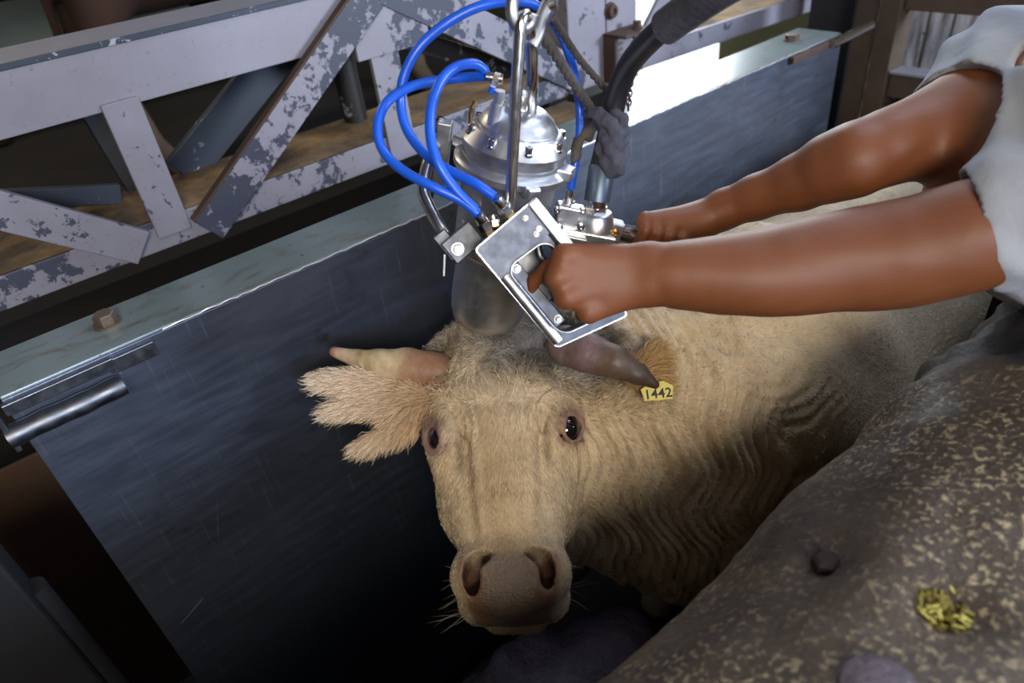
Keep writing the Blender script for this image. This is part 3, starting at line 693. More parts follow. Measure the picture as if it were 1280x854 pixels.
# whiskers
ps, dd = [], []
for i in range(26):
    s = random.choice((-1, 1)); p = H(s*random.uniform(.060, .080), random.uniform(.20, .27), random.uniform(-.10, -.05)); ps.append(p); dd.append(WU*s+WV*random.uniform(-.2, .8)+WN*random.uniform(-.3, .5))
ps = np.array(ps); dd = np.array(dd); dd /= np.linalg.norm(dd, axis=1)[:,None]
strands('whisker', ps, dd, dd, RNG.uniform(.03, .055, len(ps)), .0007, np.tile([.35,.29,.19], (len(ps), 1)), M['strand'], cow, .05)
# horns
def horn(pts, rs, cols):
    P3 = [D(*p) for p in pts]; lo = np.min(P3, 0)-.05; hi = np.max(P3, 0)+.05
    s_ = Sculpt(*(np.arange(lo[i], hi[i], .003, dtype=np.float32) for i in range(3)))
    for a, b, ra, rb in zip(P3, P3[1:], rs, rs[1:]): s_.cap(a, b, ra, rb, .006)
    p, q = s_.mesh(); nv = vnormals(p, q)[0]; t = np.clip(((p-P3[0])@(P3[-1]-P3[0]))/((P3[-1]-P3[0])@(P3[-1]-P3[0])), 0, 1)
    p = p+nv*(np.sin(t*70)*.0002*(1-t)+lump(p, 90, 6)*.0006)[:,None]
    tc = np.stack([np.interp(t, [c[0] for c in cols], [c[1][i] for c in cols]) for i in range(3)], 1)
    return mobj('horn', p, q.astype(np.int32), M['horn'], cow, True, tc)
h1 = horn([(548,466,1.18), (510,460,1.18), (475,456,1.18), (448,449,1.18), (418,440,1.18)], [.034, .033, .026, .0155, .0095],
     [(0, (.30,.15,.08)), (.28, (.36,.19,.10)), (.4, (.66,.50,.30)), (.7, (.52,.40,.20)), (.75, (.35,.25,.12)), (.8, (.55,.42,.26)), (.96, (.55,.40,.26)), (1, (.42,.20,.14))])
h1['label'] = 'cream horn'
h2 = horn([(708,432,1.15), (735,441,1.12), (770,453,1.10), (798,468,1.10), (819,481,1.10)], [.034, .032, .026, .0165, .007],
     [(0, (.20,.14,.12)), (.3, (.20,.12,.12)), (.5, (.15,.095,.065)), (1, (.06,.04,.03))]); h2['label'] = 'dark brown drooping horn'
# ears
def ear(blobs, ex, tips, colr, res=.0026, nh=9000):
    cs = [D(*b[0]) for b in blobs]; lo = np.min(cs, 0)-.09; hi = np.max(cs, 0)+.09
    s_ = Sculpt(*(np.arange(lo[i], hi[i], res, dtype=np.float32) for i in range(3)))
    dirs = []
    for (b, ang, la, lb, lt) in blobs:
        c = D(*b); a = cw([math.cos(ang), math.sin(ang), -.1]); a /= np.linalg.norm(a); vw = EYE-c; vw /= np.linalg.norm(vw); t = vw-a*(vw@a); t /= np.linalg.norm(t)
        s_.ell(c, (la, lb, lt), (a, np.cross(t, a), t), k=.009)
    p, q = s_.mesh(); p = relax(p, q, 1, .3); nv, fa = vnormals(p, q); dd = (p-ex); dist = np.linalg.norm(dd, axis=1); t = np.clip(dist/.16, 0, 1)
    tc = np.clip(np.array(colr[0])*(1-t[:,None])+np.array(colr[1])*t[:,None], 0, 1)*(1+.15*lump(p, 70, 51)[:,None])
    e_ = mobj('ear', p, q.astype(np.int32), M['hide'], cow, True, np.clip(tc, 0, 1))
    f_, ps = sample(p, q, fa, np.ones(len(q)), nh); n_ = nv[q[f_,0]]; d_ = (ps-ex)/np.linalg.norm(ps-ex, axis=1)[:,None]+RNG.normal(scale=.18, size=ps.shape)+cw([0,.28,0])
    d_ /= np.linalg.norm(d_, axis=1)[:,None]; t = np.linalg.norm(ps-ex, axis=1)/.16
    ct = (np.array(colr[0])*(1-t[:,None])+np.array(colr[2])*t[:,None])*RNG.uniform(.75, 1.3, (nh, 1))
    strands('ear_fringe', ps, n_, d_, RNG.uniform(.010, .026, nh), .0010, np.clip(ct, 0, 1), M['strand'], e_, .08); return e_
e1 = ear([((515,500,1.165), .1, .034, .034, .016), ((488,498,1.165), .1, .044, .038, .010), ((448,478,1.165), -.05, .050, .022, .007), ((415,477,1.165), -.05, .038, .019, .006),
          ((452,508,1.165), -.02, .045, .019, .007), ((424,513,1.165), -.05, .032, .016, .006), ((505,530,1.165), 2.2, .034, .026, .009), ((480,546,1.165), 2.75, .036, .018, .007), ((458,556,1.165), 2.9, .026, .014, .006)],
         D(538, 500, 1.165), None, [(.52,.33,.16), (.60,.33,.19), (.72,.58,.42)])
e1['label'] = 'ragged notched ear'
e2 = ear([((800,466,1.16), -.2, .034, .022, .014), ((815,452,1.16), -1.2, .030, .023, .014), ((824,470,1.16), 1.2, .024, .016, .010)], D(780, 478, 1.16), None, [(.50,.33,.14), (.44,.24,.09), (.50,.32,.14)], nh=2500)
# numbered tag
tc_ = D(822, 490, 1.135); ta = cw([.97, -.18, -.10]); ta /= np.linalg.norm(ta); tv = EYE-tc_; tv /= np.linalg.norm(tv); tu = np.cross(tv, ta); tu /= np.linalg.norm(tu); tv = np.cross(ta, tu)
TM = Matrix(((ta[0], tu[0], tv[0], tc_[0]), (ta[1], tu[1], tv[1], tc_[1]), (ta[2], tu[2], tv[2], tc_[2]), (0,0,0,1)))
bm = bmesh.new(); prism(bm, [(-.0235,-.0115,0), (.0215,-.0155,0), (.0265,.006,0), (.012,.0165,0), (-.010,.0155,0), (-.0265,.009,0)], (0,0,.0018)); bmesh.ops.transform(bm, matrix=TM, verts=bm.verts)
tg_ = bobj('ear_tag', bm, M['tag'], cow, False, .0008); tg_['label'] = 'yellow ear tag reading 1442'
cu = bpy.data.curves.new('t', 'FONT'); cu.body = '1442'; cu.size = .0215; cu.extrude = .0002; cu.offset = .0004; cu.align_x = 'CENTER'; cu.align_y = 'CENTER'; cu.space_character = 1.05
to = bpy.data.objects.new('t', cu); COL.objects.link(to); dg = bpy.context.evaluated_depsgraph_get(); me = bpy.data.meshes.new_from_object(to.evaluated_get(dg)); bpy.data.objects.remove(to)
me.transform(TM @ Matrix.Translation((0, -.0035, .0021)) @ Matrix.Rotation(-.06, 4, 'Z')); me.materials.clear(); me.materials.append(M['ink']); link(bpy.data.objects.new('tag_number', me), tg_)
mk('tag_stud', M['tag'], tg_, lathe, TM @ Vector((.004, .011, .0018)), tv, [(0, .0045), (.0015, .004)], 16)
bm = bmesh.new(); tube(bm, [D(862,381,1.42), D(868,388,1.40), D(876,394,1.40)], .0016, 6); o = bobj('straw_bit', bm, M['dark_rust'], None); tag(o, 'thin dark twig lying on the cow back below the wrist', 'twig')

# ================================================================== THE WORKER
man = thing('person', 'person in a grey t-shirt reaching over the race, both bare arms gripping the stunner', 'person', (-.02, 1.45, .42))
S = Sculpt(axis(-.62, .35, -.60, -.28, .0029, .02), axis(.44, 1.75, .50, .90, .0029, .02), axis(.42, 2.15, 1.45, 1.62, .0029, .02))
Sn = D(1420, 235, .75); Sf = D(1262, 105, .98); Mc = (Sn+Sf)/2; FD = np.array([-.55, -.84, 0])
def chain(S, pts, k=.01):
    P3 = [(D(p[0], p[1], p[2]), p[3]) for p in pts]
    for (a, ra), (b, rb) in zip(P3, P3[1:]): S.cap(a, b, ra, rb, k)
# near arm
chain(S, [(815,343,.872,.0315), (850,344,.87,.034), (905,344,.865,.0405), (960,340,.86,.0445), (1010,332,.855,.048), (1060,325,.85,.0505), (1100,322,.845,.0535), (1150,313,.83,.0545), (1215,295,.81,.056), (1320,268,.78,.060), (1420,235,.75,.066)], .035)
# far arm
chain(S, [(872,279,1.055,.0275), (905,262,1.045,.029), (945,247,1.02,.032), (1000,228,.98,.0385), (1040,210,.945,.045), (1068,200,.925,.048), (1110,184,.925,.0485), (1180,150,.94,.050), (1262,105,.98,.060)], .010)
# torso, hips, legs
PEL = np.array([.02, 1.43, 1.30]); S.cap(Sn, Sf, .085, k=.05); S.cap(Mc+[0,0,-.06], PEL, .13, .125, .06); S.cap(Mc+np.array([.05,.02,-.1]), PEL+[.05,-.03,0], .11, .12, .06)
SD = (Sn-Sf)*np.array([1,1,0]); SD /= np.linalg.norm(SD)
for s in (-1, 1):
    hp = PEL+SD*s*.095+[0,0,-.04]; kn = hp+FD*.10*s+[0,0,-.40]; an = np.array([kn[0]+.03, kn[1]+.06, .50])
    S.cap(hp, kn, .085, .06, .04); S.cap(kn, an, .055, .036, .03); S.cap(an+[0,0,-.03], an+FD*.15+[0,0,-.045], .04, .033, .02)
HC = Mc+FD*.02+np.array([.0, -.02, .29])+np.array([.07,.10,0])*.3; fw = FD*.80+np.array([0,0,-.6]); fw /= np.linalg.norm(fw); sd_ = SD; upv = np.cross(fw, sd_); upv *= np.sign(upv[2])
S.cap(Mc+[0,0,.03], HC+fw*-.02-upv*.06, .062, .055, .03); S.ell(HC+upv*.02-fw*.01, (.075,.095,.105), (sd_, fw, upv), k=.02); S.ell(HC-upv*.055+fw*.03, (.058,.065,.065), (sd_, fw, upv), k=.03)
S.cap(HC+fw*.085+upv*.01, HC+fw*.112-upv*.03, .009, .016, .012); S.cap(HC+fw*.085-upv*.062-sd_*.02, HC+fw*.085-upv*.062+sd_*.02, .009, k=.008)
for s in (-1, 1):
    S.ell(HC+fw*.086+upv*.008+sd_*s*.032, (.014,.012,.009), (sd_, fw, upv), k=.006, sub=True); S.ell(HC+sd_*s*.08, (.010,.022,.033), (sd_, fw, upv), k=.008)
# near (left) hand: a fist round the grip bar
E1 = cw([.0749,-.064,0]); E1 /= np.linalg.norm(E1); E2 = cw([.1153,.111,.04]); E2 -= E1*(E1@E2); E2 /= np.linalg.norm(E2); EN = np.cross(E1, E2)
if EN@(EYE-D(680,340,.87)) < 0: EN = -EN
PA = D(592, 312, .86)
def PLT(a, b, c): return PA+E1*a+E2*b+EN*c          # a across, b down the bar, c towards the lens
wr = D(815, 343, .872)
bars = [.052, .075, .097, .117]                      # index .. little along the bar
kn = [D(706,321,.852), D(697,347,.853), D(709,372,.858), D(736,391,.868)]
for a in (D(812,330,.872), D(812,356,.872)): S.cap(a, wr, .024, k=.012)
for i, kp in enumerate(kn):
    st = D(808, 326+11*i, .872); S.cap(st, kp-EN*.006, .021, .0160 if i < 3 else .0140, .014)
    S.ell(kp+EN*.004, (.0120,.0100,.0095), (E1, E2, EN), k=.012)
for i, kp in enumerate(kn):
    r_ = (.0100, .0102, .0096, .0086)[i]
    a_, b_ = (kp-PA)@E1, (kp-PA)@E2
    if i == 0:
        p1 = D(684,336,.875); p2 = D(668,350,.895); p3 = D(664,362,.905)
    else:
        p1 = PLT(a_-.004, b_+.006, -.006); p2 = PLT(.074, b_+.010, -.030); p3 = PLT(.094, b_+.006, -.034)
    S.cap(kp, p1, r_*1.12, r_*1.03, .005); S.cap(p1, p2, r_, r_*.93, .003); S.cap(p2, p3, r_*.93, r_*.8, .003)
S.cap(wr, D(775,326,.897), .021, .016, .012); S.cap(D(775,326,.897), D(745,322,.912), .0130, .011, .005); S.cap(D(745,322,.912), D(722,330,.918), .0108, .009, .004)
# far (right) hand: a fist over the side tube
TA, TB = D(752, 286, 1.02), D(842, 307, 1.055); td = (TB-TA)/np.linalg.norm(TB-TA); wr2 = D(872, 279, 1.055)
for i in range(4):
    c = D(796+15*i, 292+3.0*i, 1.036+.006*i); up_ = cw([.0, -.85, -.5]); up_ -= td*(up_@td); up_ /= np.linalg.norm(up_); ot = np.cross(td, up_)
    if ot@(EYE-c) < 0: ot = -ot
    kp = c+up_*.024+ot*.006+td*.002*i; r_ = (.0098, .0102, .0096, .0085)[i]
    S.cap(wr2+up_*(.008-.003*i), kp-up_*.003, .0215, .0135, .014); S.ell(kp, (.012,.012,.012), k=.008)
    pts = [kp, c+up_*.014+ot*.022, c-up_*.012+ot*.021, c-up_*.024+ot*.002]
    for a, b in zip(pts, pts[1:]): S.cap(a, b, r_, r_*.93, .004)
S.cap(wr2-ot*.004, D(822,300,1.06), .02, .015, .012); S.cap(D(822,300,1.06)-ot*.012, D(800,296,1.05)-ot*.022, .012, .010, .006)
# muscles and veins
S.ell(D(985,350,.845), (.075,.030,.026), (cw([1,-.05,0]), cw([.05,1,0]), cw([0,0,1])), k=.03)
def arm_disp(X, Y, Z):
    return .0004*np.sin(X*55+Y*38+2*np.sin(Z*60))*np.sin(Y*70-Z*90)
S.disp((-.60,.5,1.4), (-.1,1.1,1.8), arm_disp)
P, Q = S.mesh(); P = relax(P, Q, 1, .4); mobj('body', P, Q.astype(np.int32), M['skin'], man)
# hair cap
s_ = Sculpt(*(np.arange(HC[i]-.16, HC[i]+.16, .006, dtype=np.float32) for i in range(3)))
s_.ell(HC+upv*.032-fw*.020, (.084,.100,.103), (sd_, fw, upv), k=.01); s_.ell(HC+fw*.09-upv*.045, (.12,.085,.085), (sd_, fw, upv), k=.01, sub=True)
p, q = s_.mesh(); nv = vnormals(p, q)[0]; mobj('hair', p+nv*(lump(p, 150, 3)*.002)[:,None], q.astype(np.int32), M['hair_black'], man)
for s in (-1, 1):
    bm = bmesh.new(); bmesh.ops.create_uvsphere(bm, u_segments=14, v_segments=10, radius=.011); bmesh.ops.translate(bm, vec=HC+fw*.078+upv*.008+sd_*s*.032, verts=bm.verts); bobj('eye', bm, M['eye'], man, True)
# shirt
S = Sculpt(axis(-.62, .35, -.42, .0, .005, .016), axis(.6, 1.75, .75, 1.15, .005, .016), axis(1.1, 1.95, 1.45, 1.85, .005, .016))
S.cap(Sn, Sf, .100, k=.03); S.cap(Mc+[0,0,-.06], PEL, .148, .145, .06); S.cap(Mc+np.array([.05,.02,-.1]), PEL+[.05,-.03,0], .13, .14, .06)
an_, bn_ = D(1249, 278, .805), Sn; S.cap(bn_, an_, .088, .077, .03)
af_, bf_ = D(1216, 138, .952), Sf; S.cap(bf_, af_, .086, .074, .03); S.cap(bf_, D(1262, 160, .95), .08, .06, .03)
def folds(X, Y, Z): return .004*np.sin(X*42+Z*60+2*np.sin(Y*22))*np.sin(Y*30+X*12)+.002*np.sin(Z*110+X*60)
S.disp((-.6,.6,1.2), (.35,1.7,1.95), folds)
for a, b, ra in ((an_, bn_, .0605), (af_, bf_, .057)):
    ax_ = (a-b)/np.linalg.norm(a-b); e = np.cross(ax_, [0,0,1]); e /= np.linalg.norm(e); e2 = np.cross(ax_, e)
    S.ell(a+ax_*.10, (.10,.105,.105), (ax_, e, e2), k=.003, sub=True)
    S.cap(a+ax_*.05, a-ax_*.055, ra+.006, ra+.002, .004, sub=True)
S.cap(Mc+[0,0,.06], Mc+FD*.03+[0,0,.25], .068, .075, .01, sub=True)
P, Q = S.mesh(); P = relax(P, Q, 1, .4); sh = mobj('shirt', P, Q.astype(np.int32), M['shirt'], man); sh['label'] = 'grey short-sleeved t-shirt'
S = Sculpt(axis(-.35, .35, -.1, .1, .012, .014), axis(1.1, 1.85, 1.3, 1.5, .012, .014), axis(.42, 1.5, .9, 1.1, .012, .014))
S.cap(PEL+[0,0,.02], PEL+[0,0,-.06], .145, .135, .05)
for s in (-1, 1):
    hp = PEL+SD*s*.095+[0,0,-.04]; kn_ = hp+FD*.10*s+[0,0,-.40]; a_ = np.array([kn_[0]+.03, kn_[1]+.06, .53]); S.cap(hp, kn_, .098, .076, .04); S.cap(kn_, a_, .074, .060, .03)
P, Q = S.mesh(); mobj('trousers', P, Q.astype(np.int32), M['trousers'], man)
pf = thing('work_platform', 'dark steel work platform the person stands on beside the race', 'platform', (.6, 1.6, 0))
mk('deck', M['dark_rust'], pf, box, (-.24, 1.16, .37), (1.5, 3.2, .42), bev=.003)
for x, y in ((-.2, 1.2), (1.45, 1.2), (-.2, 3.15), (1.45, 3.15)): mk('leg', M['dark_rust'], pf, box, (x-.03, y-.03, 0), (x+.03, y+.03, .37))

# ================================================================== STUNNER
PB, PT = D(607, 400, 1.12), D(655, 115, .90); AX = (PT-PB); LN = np.linalg.norm(AX); AX /= LN
st = thing('pneumatic_stunner', 'silver cylindrical pneumatic stunner with open frame handle held on the cow forehead', 'stunner', tuple(PB))
vw = EYE-(PB+PT)/2; vw -= AX*(vw@AX); vw /= np.linalg.norm(vw); RT = np.cross(AX, vw); RT = RT if RT@cw([1,0,0]) > 0 else -RT    # towards lens / image right
def SP(t, a=0, r=0): return PB+AX*t*LN+(vw*math.cos(a)+RT*math.sin(a))*r     # a: 0 faces the lens, + to image right
def lp(prof): return [(t*LN, r) for t, r in prof]
mk('nose_cylinder', M['alu_dull'], st, lathe, PB, AX, lp([(.0,.030),(.012,.046),(.03,.054),(.07,.058),(.12,.0595),(.45,.0595)]), 64, smooth=True)
mk('main_barrel', M['alu_dull'], st, lathe, PB, AX, lp([(.36,.058),(.375,.064),(.39,.066),(.73,.066)]), 64, smooth=True)
mk('flange_ring', M['alu'], st, lathe, PB, AX, lp([(.712,.066),(.715,.078),(.722,.0805),(.745,.0805),(.752,.078),(.765,.071)]), 64, smooth=True)
mk('clamp_band', M['alu_dull'], st, lathe, PB, AX, lp([(.755,.068),(.757,.0705),(.775,.0705),(.777,.068),(.785,.068),(.787,.0705),(.806,.0705),(.808,.068)]), 64, smooth=True)
mk('bolted_cover', M['alu'], st, lathe, PB, AX, lp([(.806,.066),(.808,.0715),(.822,.072),(.828,.070),(.850,.064),(.870,.059),(.874,.052)]), 64, smooth=True)
mk('dome_cap', M['alu'], st, lathe, PB, AX, lp([(.870,.053),(.873,.0545),(.882,.0545),(.885,.052),(.910,.047),(.935,.036),(.945,.026),(.948,.019),(.955,.0175),(.958,.0145),(.985,.0145),(.995,.0125),(1.0,.008)]), 64, smooth=True)
bt = None
for i in range(8):
    a = i*math.pi/4+.30; rr = .0625
    pos = SP(.838, a, rr)
    if bt is None:
        bm = bmesh.new(); capscrew(bm, (0,0,0), (0,0,1), .0052, .011); bt = bobj('cover_bolt', bm, M['steel'], st, True); bo = bt
    else: bo = bt.copy(); COL.objects.link(bo)
    bo.matrix_world = Matrix.Translation(pos) @ Vector(AX).to_track_quat('Z', 'Y').to_matrix().to_4x4(); bo.parent = st; bo.matrix_parent_inverse = Matrix.Translation(st.location).inverted()
    bo.location = pos; bo.rotation_euler = Vector(AX).to_track_quat('Z', 'Y').to_euler()
for a, t, w_ in ((1.25, .74, .016), (-1.9, .74, .016), (2.9, .74, .016), (.42, .70, .012)):
    ra_ = vw*math.cos(a)+RT*math.sin(a); tn_ = np.cross(AX, ra_); c = PB+AX*t*LN+ra_*.068
    bm = bmesh.new(); prism(bm, [c-tn_*w_, c+tn_*w_, c+tn_*w_*.7+ra_*.020, c-tn_*w_*.7+ra_*.020], AX*.015); bobj('flange_lug', bm, M['alu'], st, False, .002)
# lifting bail
bm = bmesh.new(); tube(bm, [D(638,262,.868), D(641,200,.835), D(645,120,.800), D(649,60,.778), D(651,30,.768), D(655,20,.768), D(660,26,.775), D(664,50,.80), D(665,110,.845), D(664,150,.93)], .0072, 20); bobj('lifting_bail', bm, M['steel'], st, True)
# top air port
bm = bmesh.new(); lathe(bm, SP(.89, -.85, .040), AX, [(0,.011),(.028,.0095),(.030,.007),(.045,.007)], 20); bobj('air_port', bm, M['alu'], st, True)
bm = bmesh.new(); tube(bm, [D(628,99,.86), D(608,96,.86)], .0062, 12); tube(bm, [D(624,100,.86), D(617,98,.86)], .0082, 6); bobj('elbow_fitting', bm, M['steel'], st, True)
bm = bmesh.new(); tube(bm, [D(616,108,.87), D(613,116,.875)], .004, 12); bobj('plug', bm, M['blue'], st, True)
bm = bmesh.new(); tube(bm, [D(594,126,.93), D(588,142,.93), D(588,166,.915)], .0032, 8); bobj('brass_pipe', bm, M['brass'], st, True)
# guard tube and mounting block at the left side
bm = bmesh.new(); tube(bm, [D(548,178,.98), D(537,198,.965), D(531,222,.955), D(530,242,.95), D(538,262,.945), D(549,282,.94), D(556,294,.94)], .0085, 16); bobj('guard_tube', bm, M['steel'], st, True)
def cbox(name, m, c, half, ax3, parent=st, bev=.0015):
    c = np.array(c); ax3 = [np.array(a)/np.linalg.norm(a) for a in ax3]; bm = bmesh.new()
    q = [c+ax3[0]*sx*half[0]+ax3[1]*sy*half[1]-ax3[2]*half[2] for sx, sy in ((-1,-1),(1,-1),(1,1),(-1,1))]
    prism(bm, q, ax3[2]*half[2]*2); return bobj(name, bm, m, parent, False, bev)
cbox('side_manifold', M['alu_dull'], D(553, 190, .99), (.010, .045, .012), (RT, AX, vw)); cbox('side_manifold', M['darksteel'], D(541, 205, 1.0), (.006, .050, .010), (RT, AX, vw))
bm = bmesh.new(); lathe(bm, D(549,160,.975), AX, [(0,.009),(.012,.009),(.016,.005)], 6); bobj('manifold_nut', bm, M['steel'], st)
mb = cbox('mounting_block', M['frame_alu'], D(578, 303, .925), (.024, .017, .010), (E1, E2, EN))
cbox('mounting_lug', M['frame_alu'], D(560, 306, .93), (.010, .020, .007), (E1, E2, EN)); bm = bmesh.new(); hexbolt(bm, D(572,311,.915), EN, .0068, .014); bobj('block_bolt', bm, M['alu_dull'], st)
bm = bmesh.new(); tube(bm, [D(556,318,.93), D(555,345,.935)], .003, 8); bobj('pin', bm, M['darksteel'], st)
# frame handle
def rr(w0, h0, w1, h1, r_, n=6):
    o = []
    for cx, cy, a0 in ((w1-r_, h1-r_, 0), (w0+r_, h1-r_, 90), (w0+r_, h0+r_, 180), (w1-r_, h0+r_, 270)):
        for i in range(n+1): a = R(a0+90*i/n); o.append((cx+r_*math.cos(a), cy+r_*math.sin(a)))
    return o
def ringplate(outer, inner, c0, c1):
    bm = bmesh.new(); L_ = []
    for loop, c in ((outer, c0), (outer, c1), (inner, c1), (inner, c0)): L_.append([bm.verts.new(PLT(a, b*(1+1.8*a), c)) for a, b in loop])
    n = len(outer)
    for k_ in range(4):
        A_, B_ = L_[k_], L_[(k_+1) % 4]
        for i in range(n): bm.faces.new((A_[i], A_[(i+1)%n], B_[(i+1)%n], B_[i]))
    return bm
fp = bobj('frame_handle', ringplate(rr(0, 0, .1, .166, .006), rr(.0165, .044, .078, .152, .014), -.022, 0), M['frame_alu'], st, False, .0016)
bobj('frame_rim', ringplate(rr(.0, .0, .1, .166, .006), rr(.002, .002, .098, .164, .005), 0, .0012), M['alu'], fp, False, .0004)
bobj('slot_rim', ringplate(rr(.0145, .0415, .080, .1545, .016), rr(.0165, .044, .078, .152, .014), 0, .004), M['alu'], fp, False, .001)
bm = bmesh.new()
prism(bm, [PLT(.086, 0, .001), PLT(.100, 0, .001), PLT(.100, .08, .001), PLT(.086, .08, .001)], EN*.007); bobj('rail_strip', bm, M['alu'], fp, False, .002)
prismb = bmesh.new(); prism(prismb, [PLT(.018, .046, -.018), PLT(.034, .046, -.018), PLT(.034, .150, -.018), PLT(.018, .150, -.018)], -EN*.004); bobj('inner_strip', prismb, M['frame_alu'], fp, False, .001)
bm = bmesh.new(); tube(bm, [PLT(.009, .050, -.002), PLT(.008, .160, -.002)], .0085, 16, False); bobj('edge_bar', bm, M['alu'], fp, True)
for a, b in ((.027, .056), (.027, .142)):
    bm = bmesh.new(); capscrew(bm, PLT(a, b, -.018), EN, .0042, .008); bobj('frame_screw', bm, M['alu_dull'], fp)
for a, b in ((.074, .012), (.079, .033), (.072, .036)):
    bm = bmesh.new(); capscrew(bm, PLT(a, b, .0), EN, .0026, .005); bobj('frame_screw', bm, M['alu_dull'], fp)
bm = bmesh.new(); tube(bm, [PLT(.090, .046, -.010), PLT(.090, .150, -.010)], .0125, 18, False); bobj('grip_bar', bm, M['grip'], fp, True)
bm = bmesh.new(); tube(bm, [PLT(.066, .050, -.012), PLT(.060, .062, -.010), PLT(.062, .076, -.012)], .005, 10); bobj('trigger', bm, M['darksteel'], fp, True)
cbox('arm_bracket', M['alu_dull'], D(640, 300, .93), (.05, .016, .016), (E1, E2, EN))
cbox('arm_bracket', M['darksteel'], D(668, 336, .94), (.018, .045, .012), (E1, E2, EN))
# near fittings and brass nuts on the frame edge
for q in ((603,286,627,262,.865), (604,284,0,0,0)): pass
HOSE_R = .0062
def fitting(base, tip, r_):
    b, t = np.array(base), np.array(tip); d = t-b; ln_ = np.linalg.norm(d); bm = bmesh.new()
    lathe(bm, b, d, [(0, r_*1.35), (ln_*.18, r_*1.35)], 6); f_ = bobj('hose_fitting', bm, M['brass'], st)
    bm = bmesh.new(); lathe(bm, b+d*.18, d, [(0, r_*1.25), (ln_*.36, r_*1.25)], 6); lathe(bm, b+d*.52, d, [(0, r_*.9), (ln_*.06, r_*1.1), (ln_*.40, r_*1.05)], 16); bobj('fitting_nut', bm, M['steel'], f_, True)
fitting(D(611,292,.868), D(597,266,.852), .0068); fitting(D(637,272,.868), D(619,246,.850), .0072); fitting(D(619,283,.875), D(616,268,.872), .0055)
def hose(name, pts, label, r_=HOSE_R, m='blue'):
    bm = bmesh.new(); tube(bm, [D(*p) for p in pts], r_, 14, k=10); o = bobj(name, bm, M[m], st, True); o['label'] = label; return o
hose('air_hose', [(597,267,.852), (575,250,.845), (540,233,.84), (505,214,.845), (480,190,.85), (472,160,.85), (482,130,.86), (510,110,.87), (545,101,.88), (580,97,.88), (606,95,.865)], 'blue hose looping low at the left')
hose('air_hose', [(594,262,.85), (570,238,.84), (548,205,.83), (538,170,.83), (540,130,.83), (552,100,.835), (570,84,.845), (592,80,.855), (605,88,.865), (606,95,.865)], 'blue hose in the tall narrow loop')
hose('air_hose', [(618,246,.85), (595,230,.85), (565,215,.86), (535,196,.87), (510,165,.88), (501,130,.88), (505,95,.87), (525,58,.86), (560,28,.86), (600,8,.86), (638,2,.87), (672,8,.89), (700,40,.93), (716,85,.97), (724,130,1.0), (724,175,1.01), (717,215,1.02), (713,238,1.02)], 'blue hose arching over the lifting bail')
# far side: manifold, swivel, hose stem, tube handle
xr, yd, zd = cw([1,.18,.1]), cw([-.12,1,.6]), cw([.05,.5,-.85])
cbox('valve_block', M['alu_dull'], D(712, 273, 1.00), (.021, .020, .014), (xr, yd, zd), bev=.003); cbox('valve_base', M['alu'], D(733, 292, 1.01), (.040, .008, .022), (xr, yd, zd), bev=.002)
for p in ((697,262),(728,263),(699,284),(726,283)):
    bm = bmesh.new(); capscrew(bm, D(p[0], p[1], .985), zd, .004, .007); bobj('block_screw', bm, M['steel'], st)
bm = bmesh.new(); lathe(bm, D(711,256,1.005), cw([.05,-.85,-.5]), [(0,.009),(.006,.009),(.006,.006),(.022,.0055)], 12); bobj('hose_stub', bm, M['steel'], st, True)
sa = D(743,291,1.015); sx_ = D(748,238,.985)-sa; bm = bmesh.new(); lathe(bm, sa, sx_, [(0,.026),(.022,.026),(.026,.0235),(.030,.0235),(.032,.021)], 40); bobj('swivel_boss', bm, M['alu'], st, True)
bm = bmesh.new(); lathe(bm, sa+sx_*.40, sx_, [(0,.016),(.014,.016)], 6); lathe(bm, sa+sx_*.6, sx_, [(0,.0135),(.02,.0135)], 24); bobj('swivel_nut', bm, M['steel'], st, True)
cbox('handle_lug', M['alu'], D(763, 287, 1.02), (.018, .015, .012), (td, np.cross(td, zd), zd), bev=.003); bm = bmesh.new(); capscrew(bm, D(769,291,1.005), zd, .0045, .006); bobj('lug_screw', bm, M['brass'], st)
bm = bmesh.new(); tube(bm, [TA, TB], .0145, 24, False); bobj('tube_handle', bm, M['steel'], st, True)
cbox('side_arm', M['alu_dull'], D(693, 297, .99), (.045, .010, .012), (xr, yd, zd))

# ================================================================== SUPPLY HOSE, RAG, ROPE, HOOK
o = thing('supply_hose', 'thick black rubber hose rising from the stunner to the upper right', 'hose', tuple(D(760,170,.98)))
bm = bmesh.new(); tube(bm, [D(747,222,.985), D(755,190,.975), D(764,150,.96), D(772,115,.94), D(786,82,.91), D(808,55,.87), (D(838,28,.82)), D(872,5,.77), D(920,-30,.72), D(1000,-90,.66), D(1100,-200,.62)], .0150, 20); bobj('rubber_hose', bm, M['rubber'], o, True)
bm = bmesh.new(); lathe(bm, D(746,252,.99), D(754,198,.975)-D(746,252,.99), [(0,.0185),(.048,.0185),(.050,.017)], 28); bobj('crimp_ferrule', bm, M['sleeve'], o, True)
bm = bmesh.new(); tube(bm, [D(832,34,.83), D(862,12,.79), D(900,-14,.74), D(960,-50,.69)], .021, 20); bobj('outer_sleeve', bm, M['rag'], o, True)
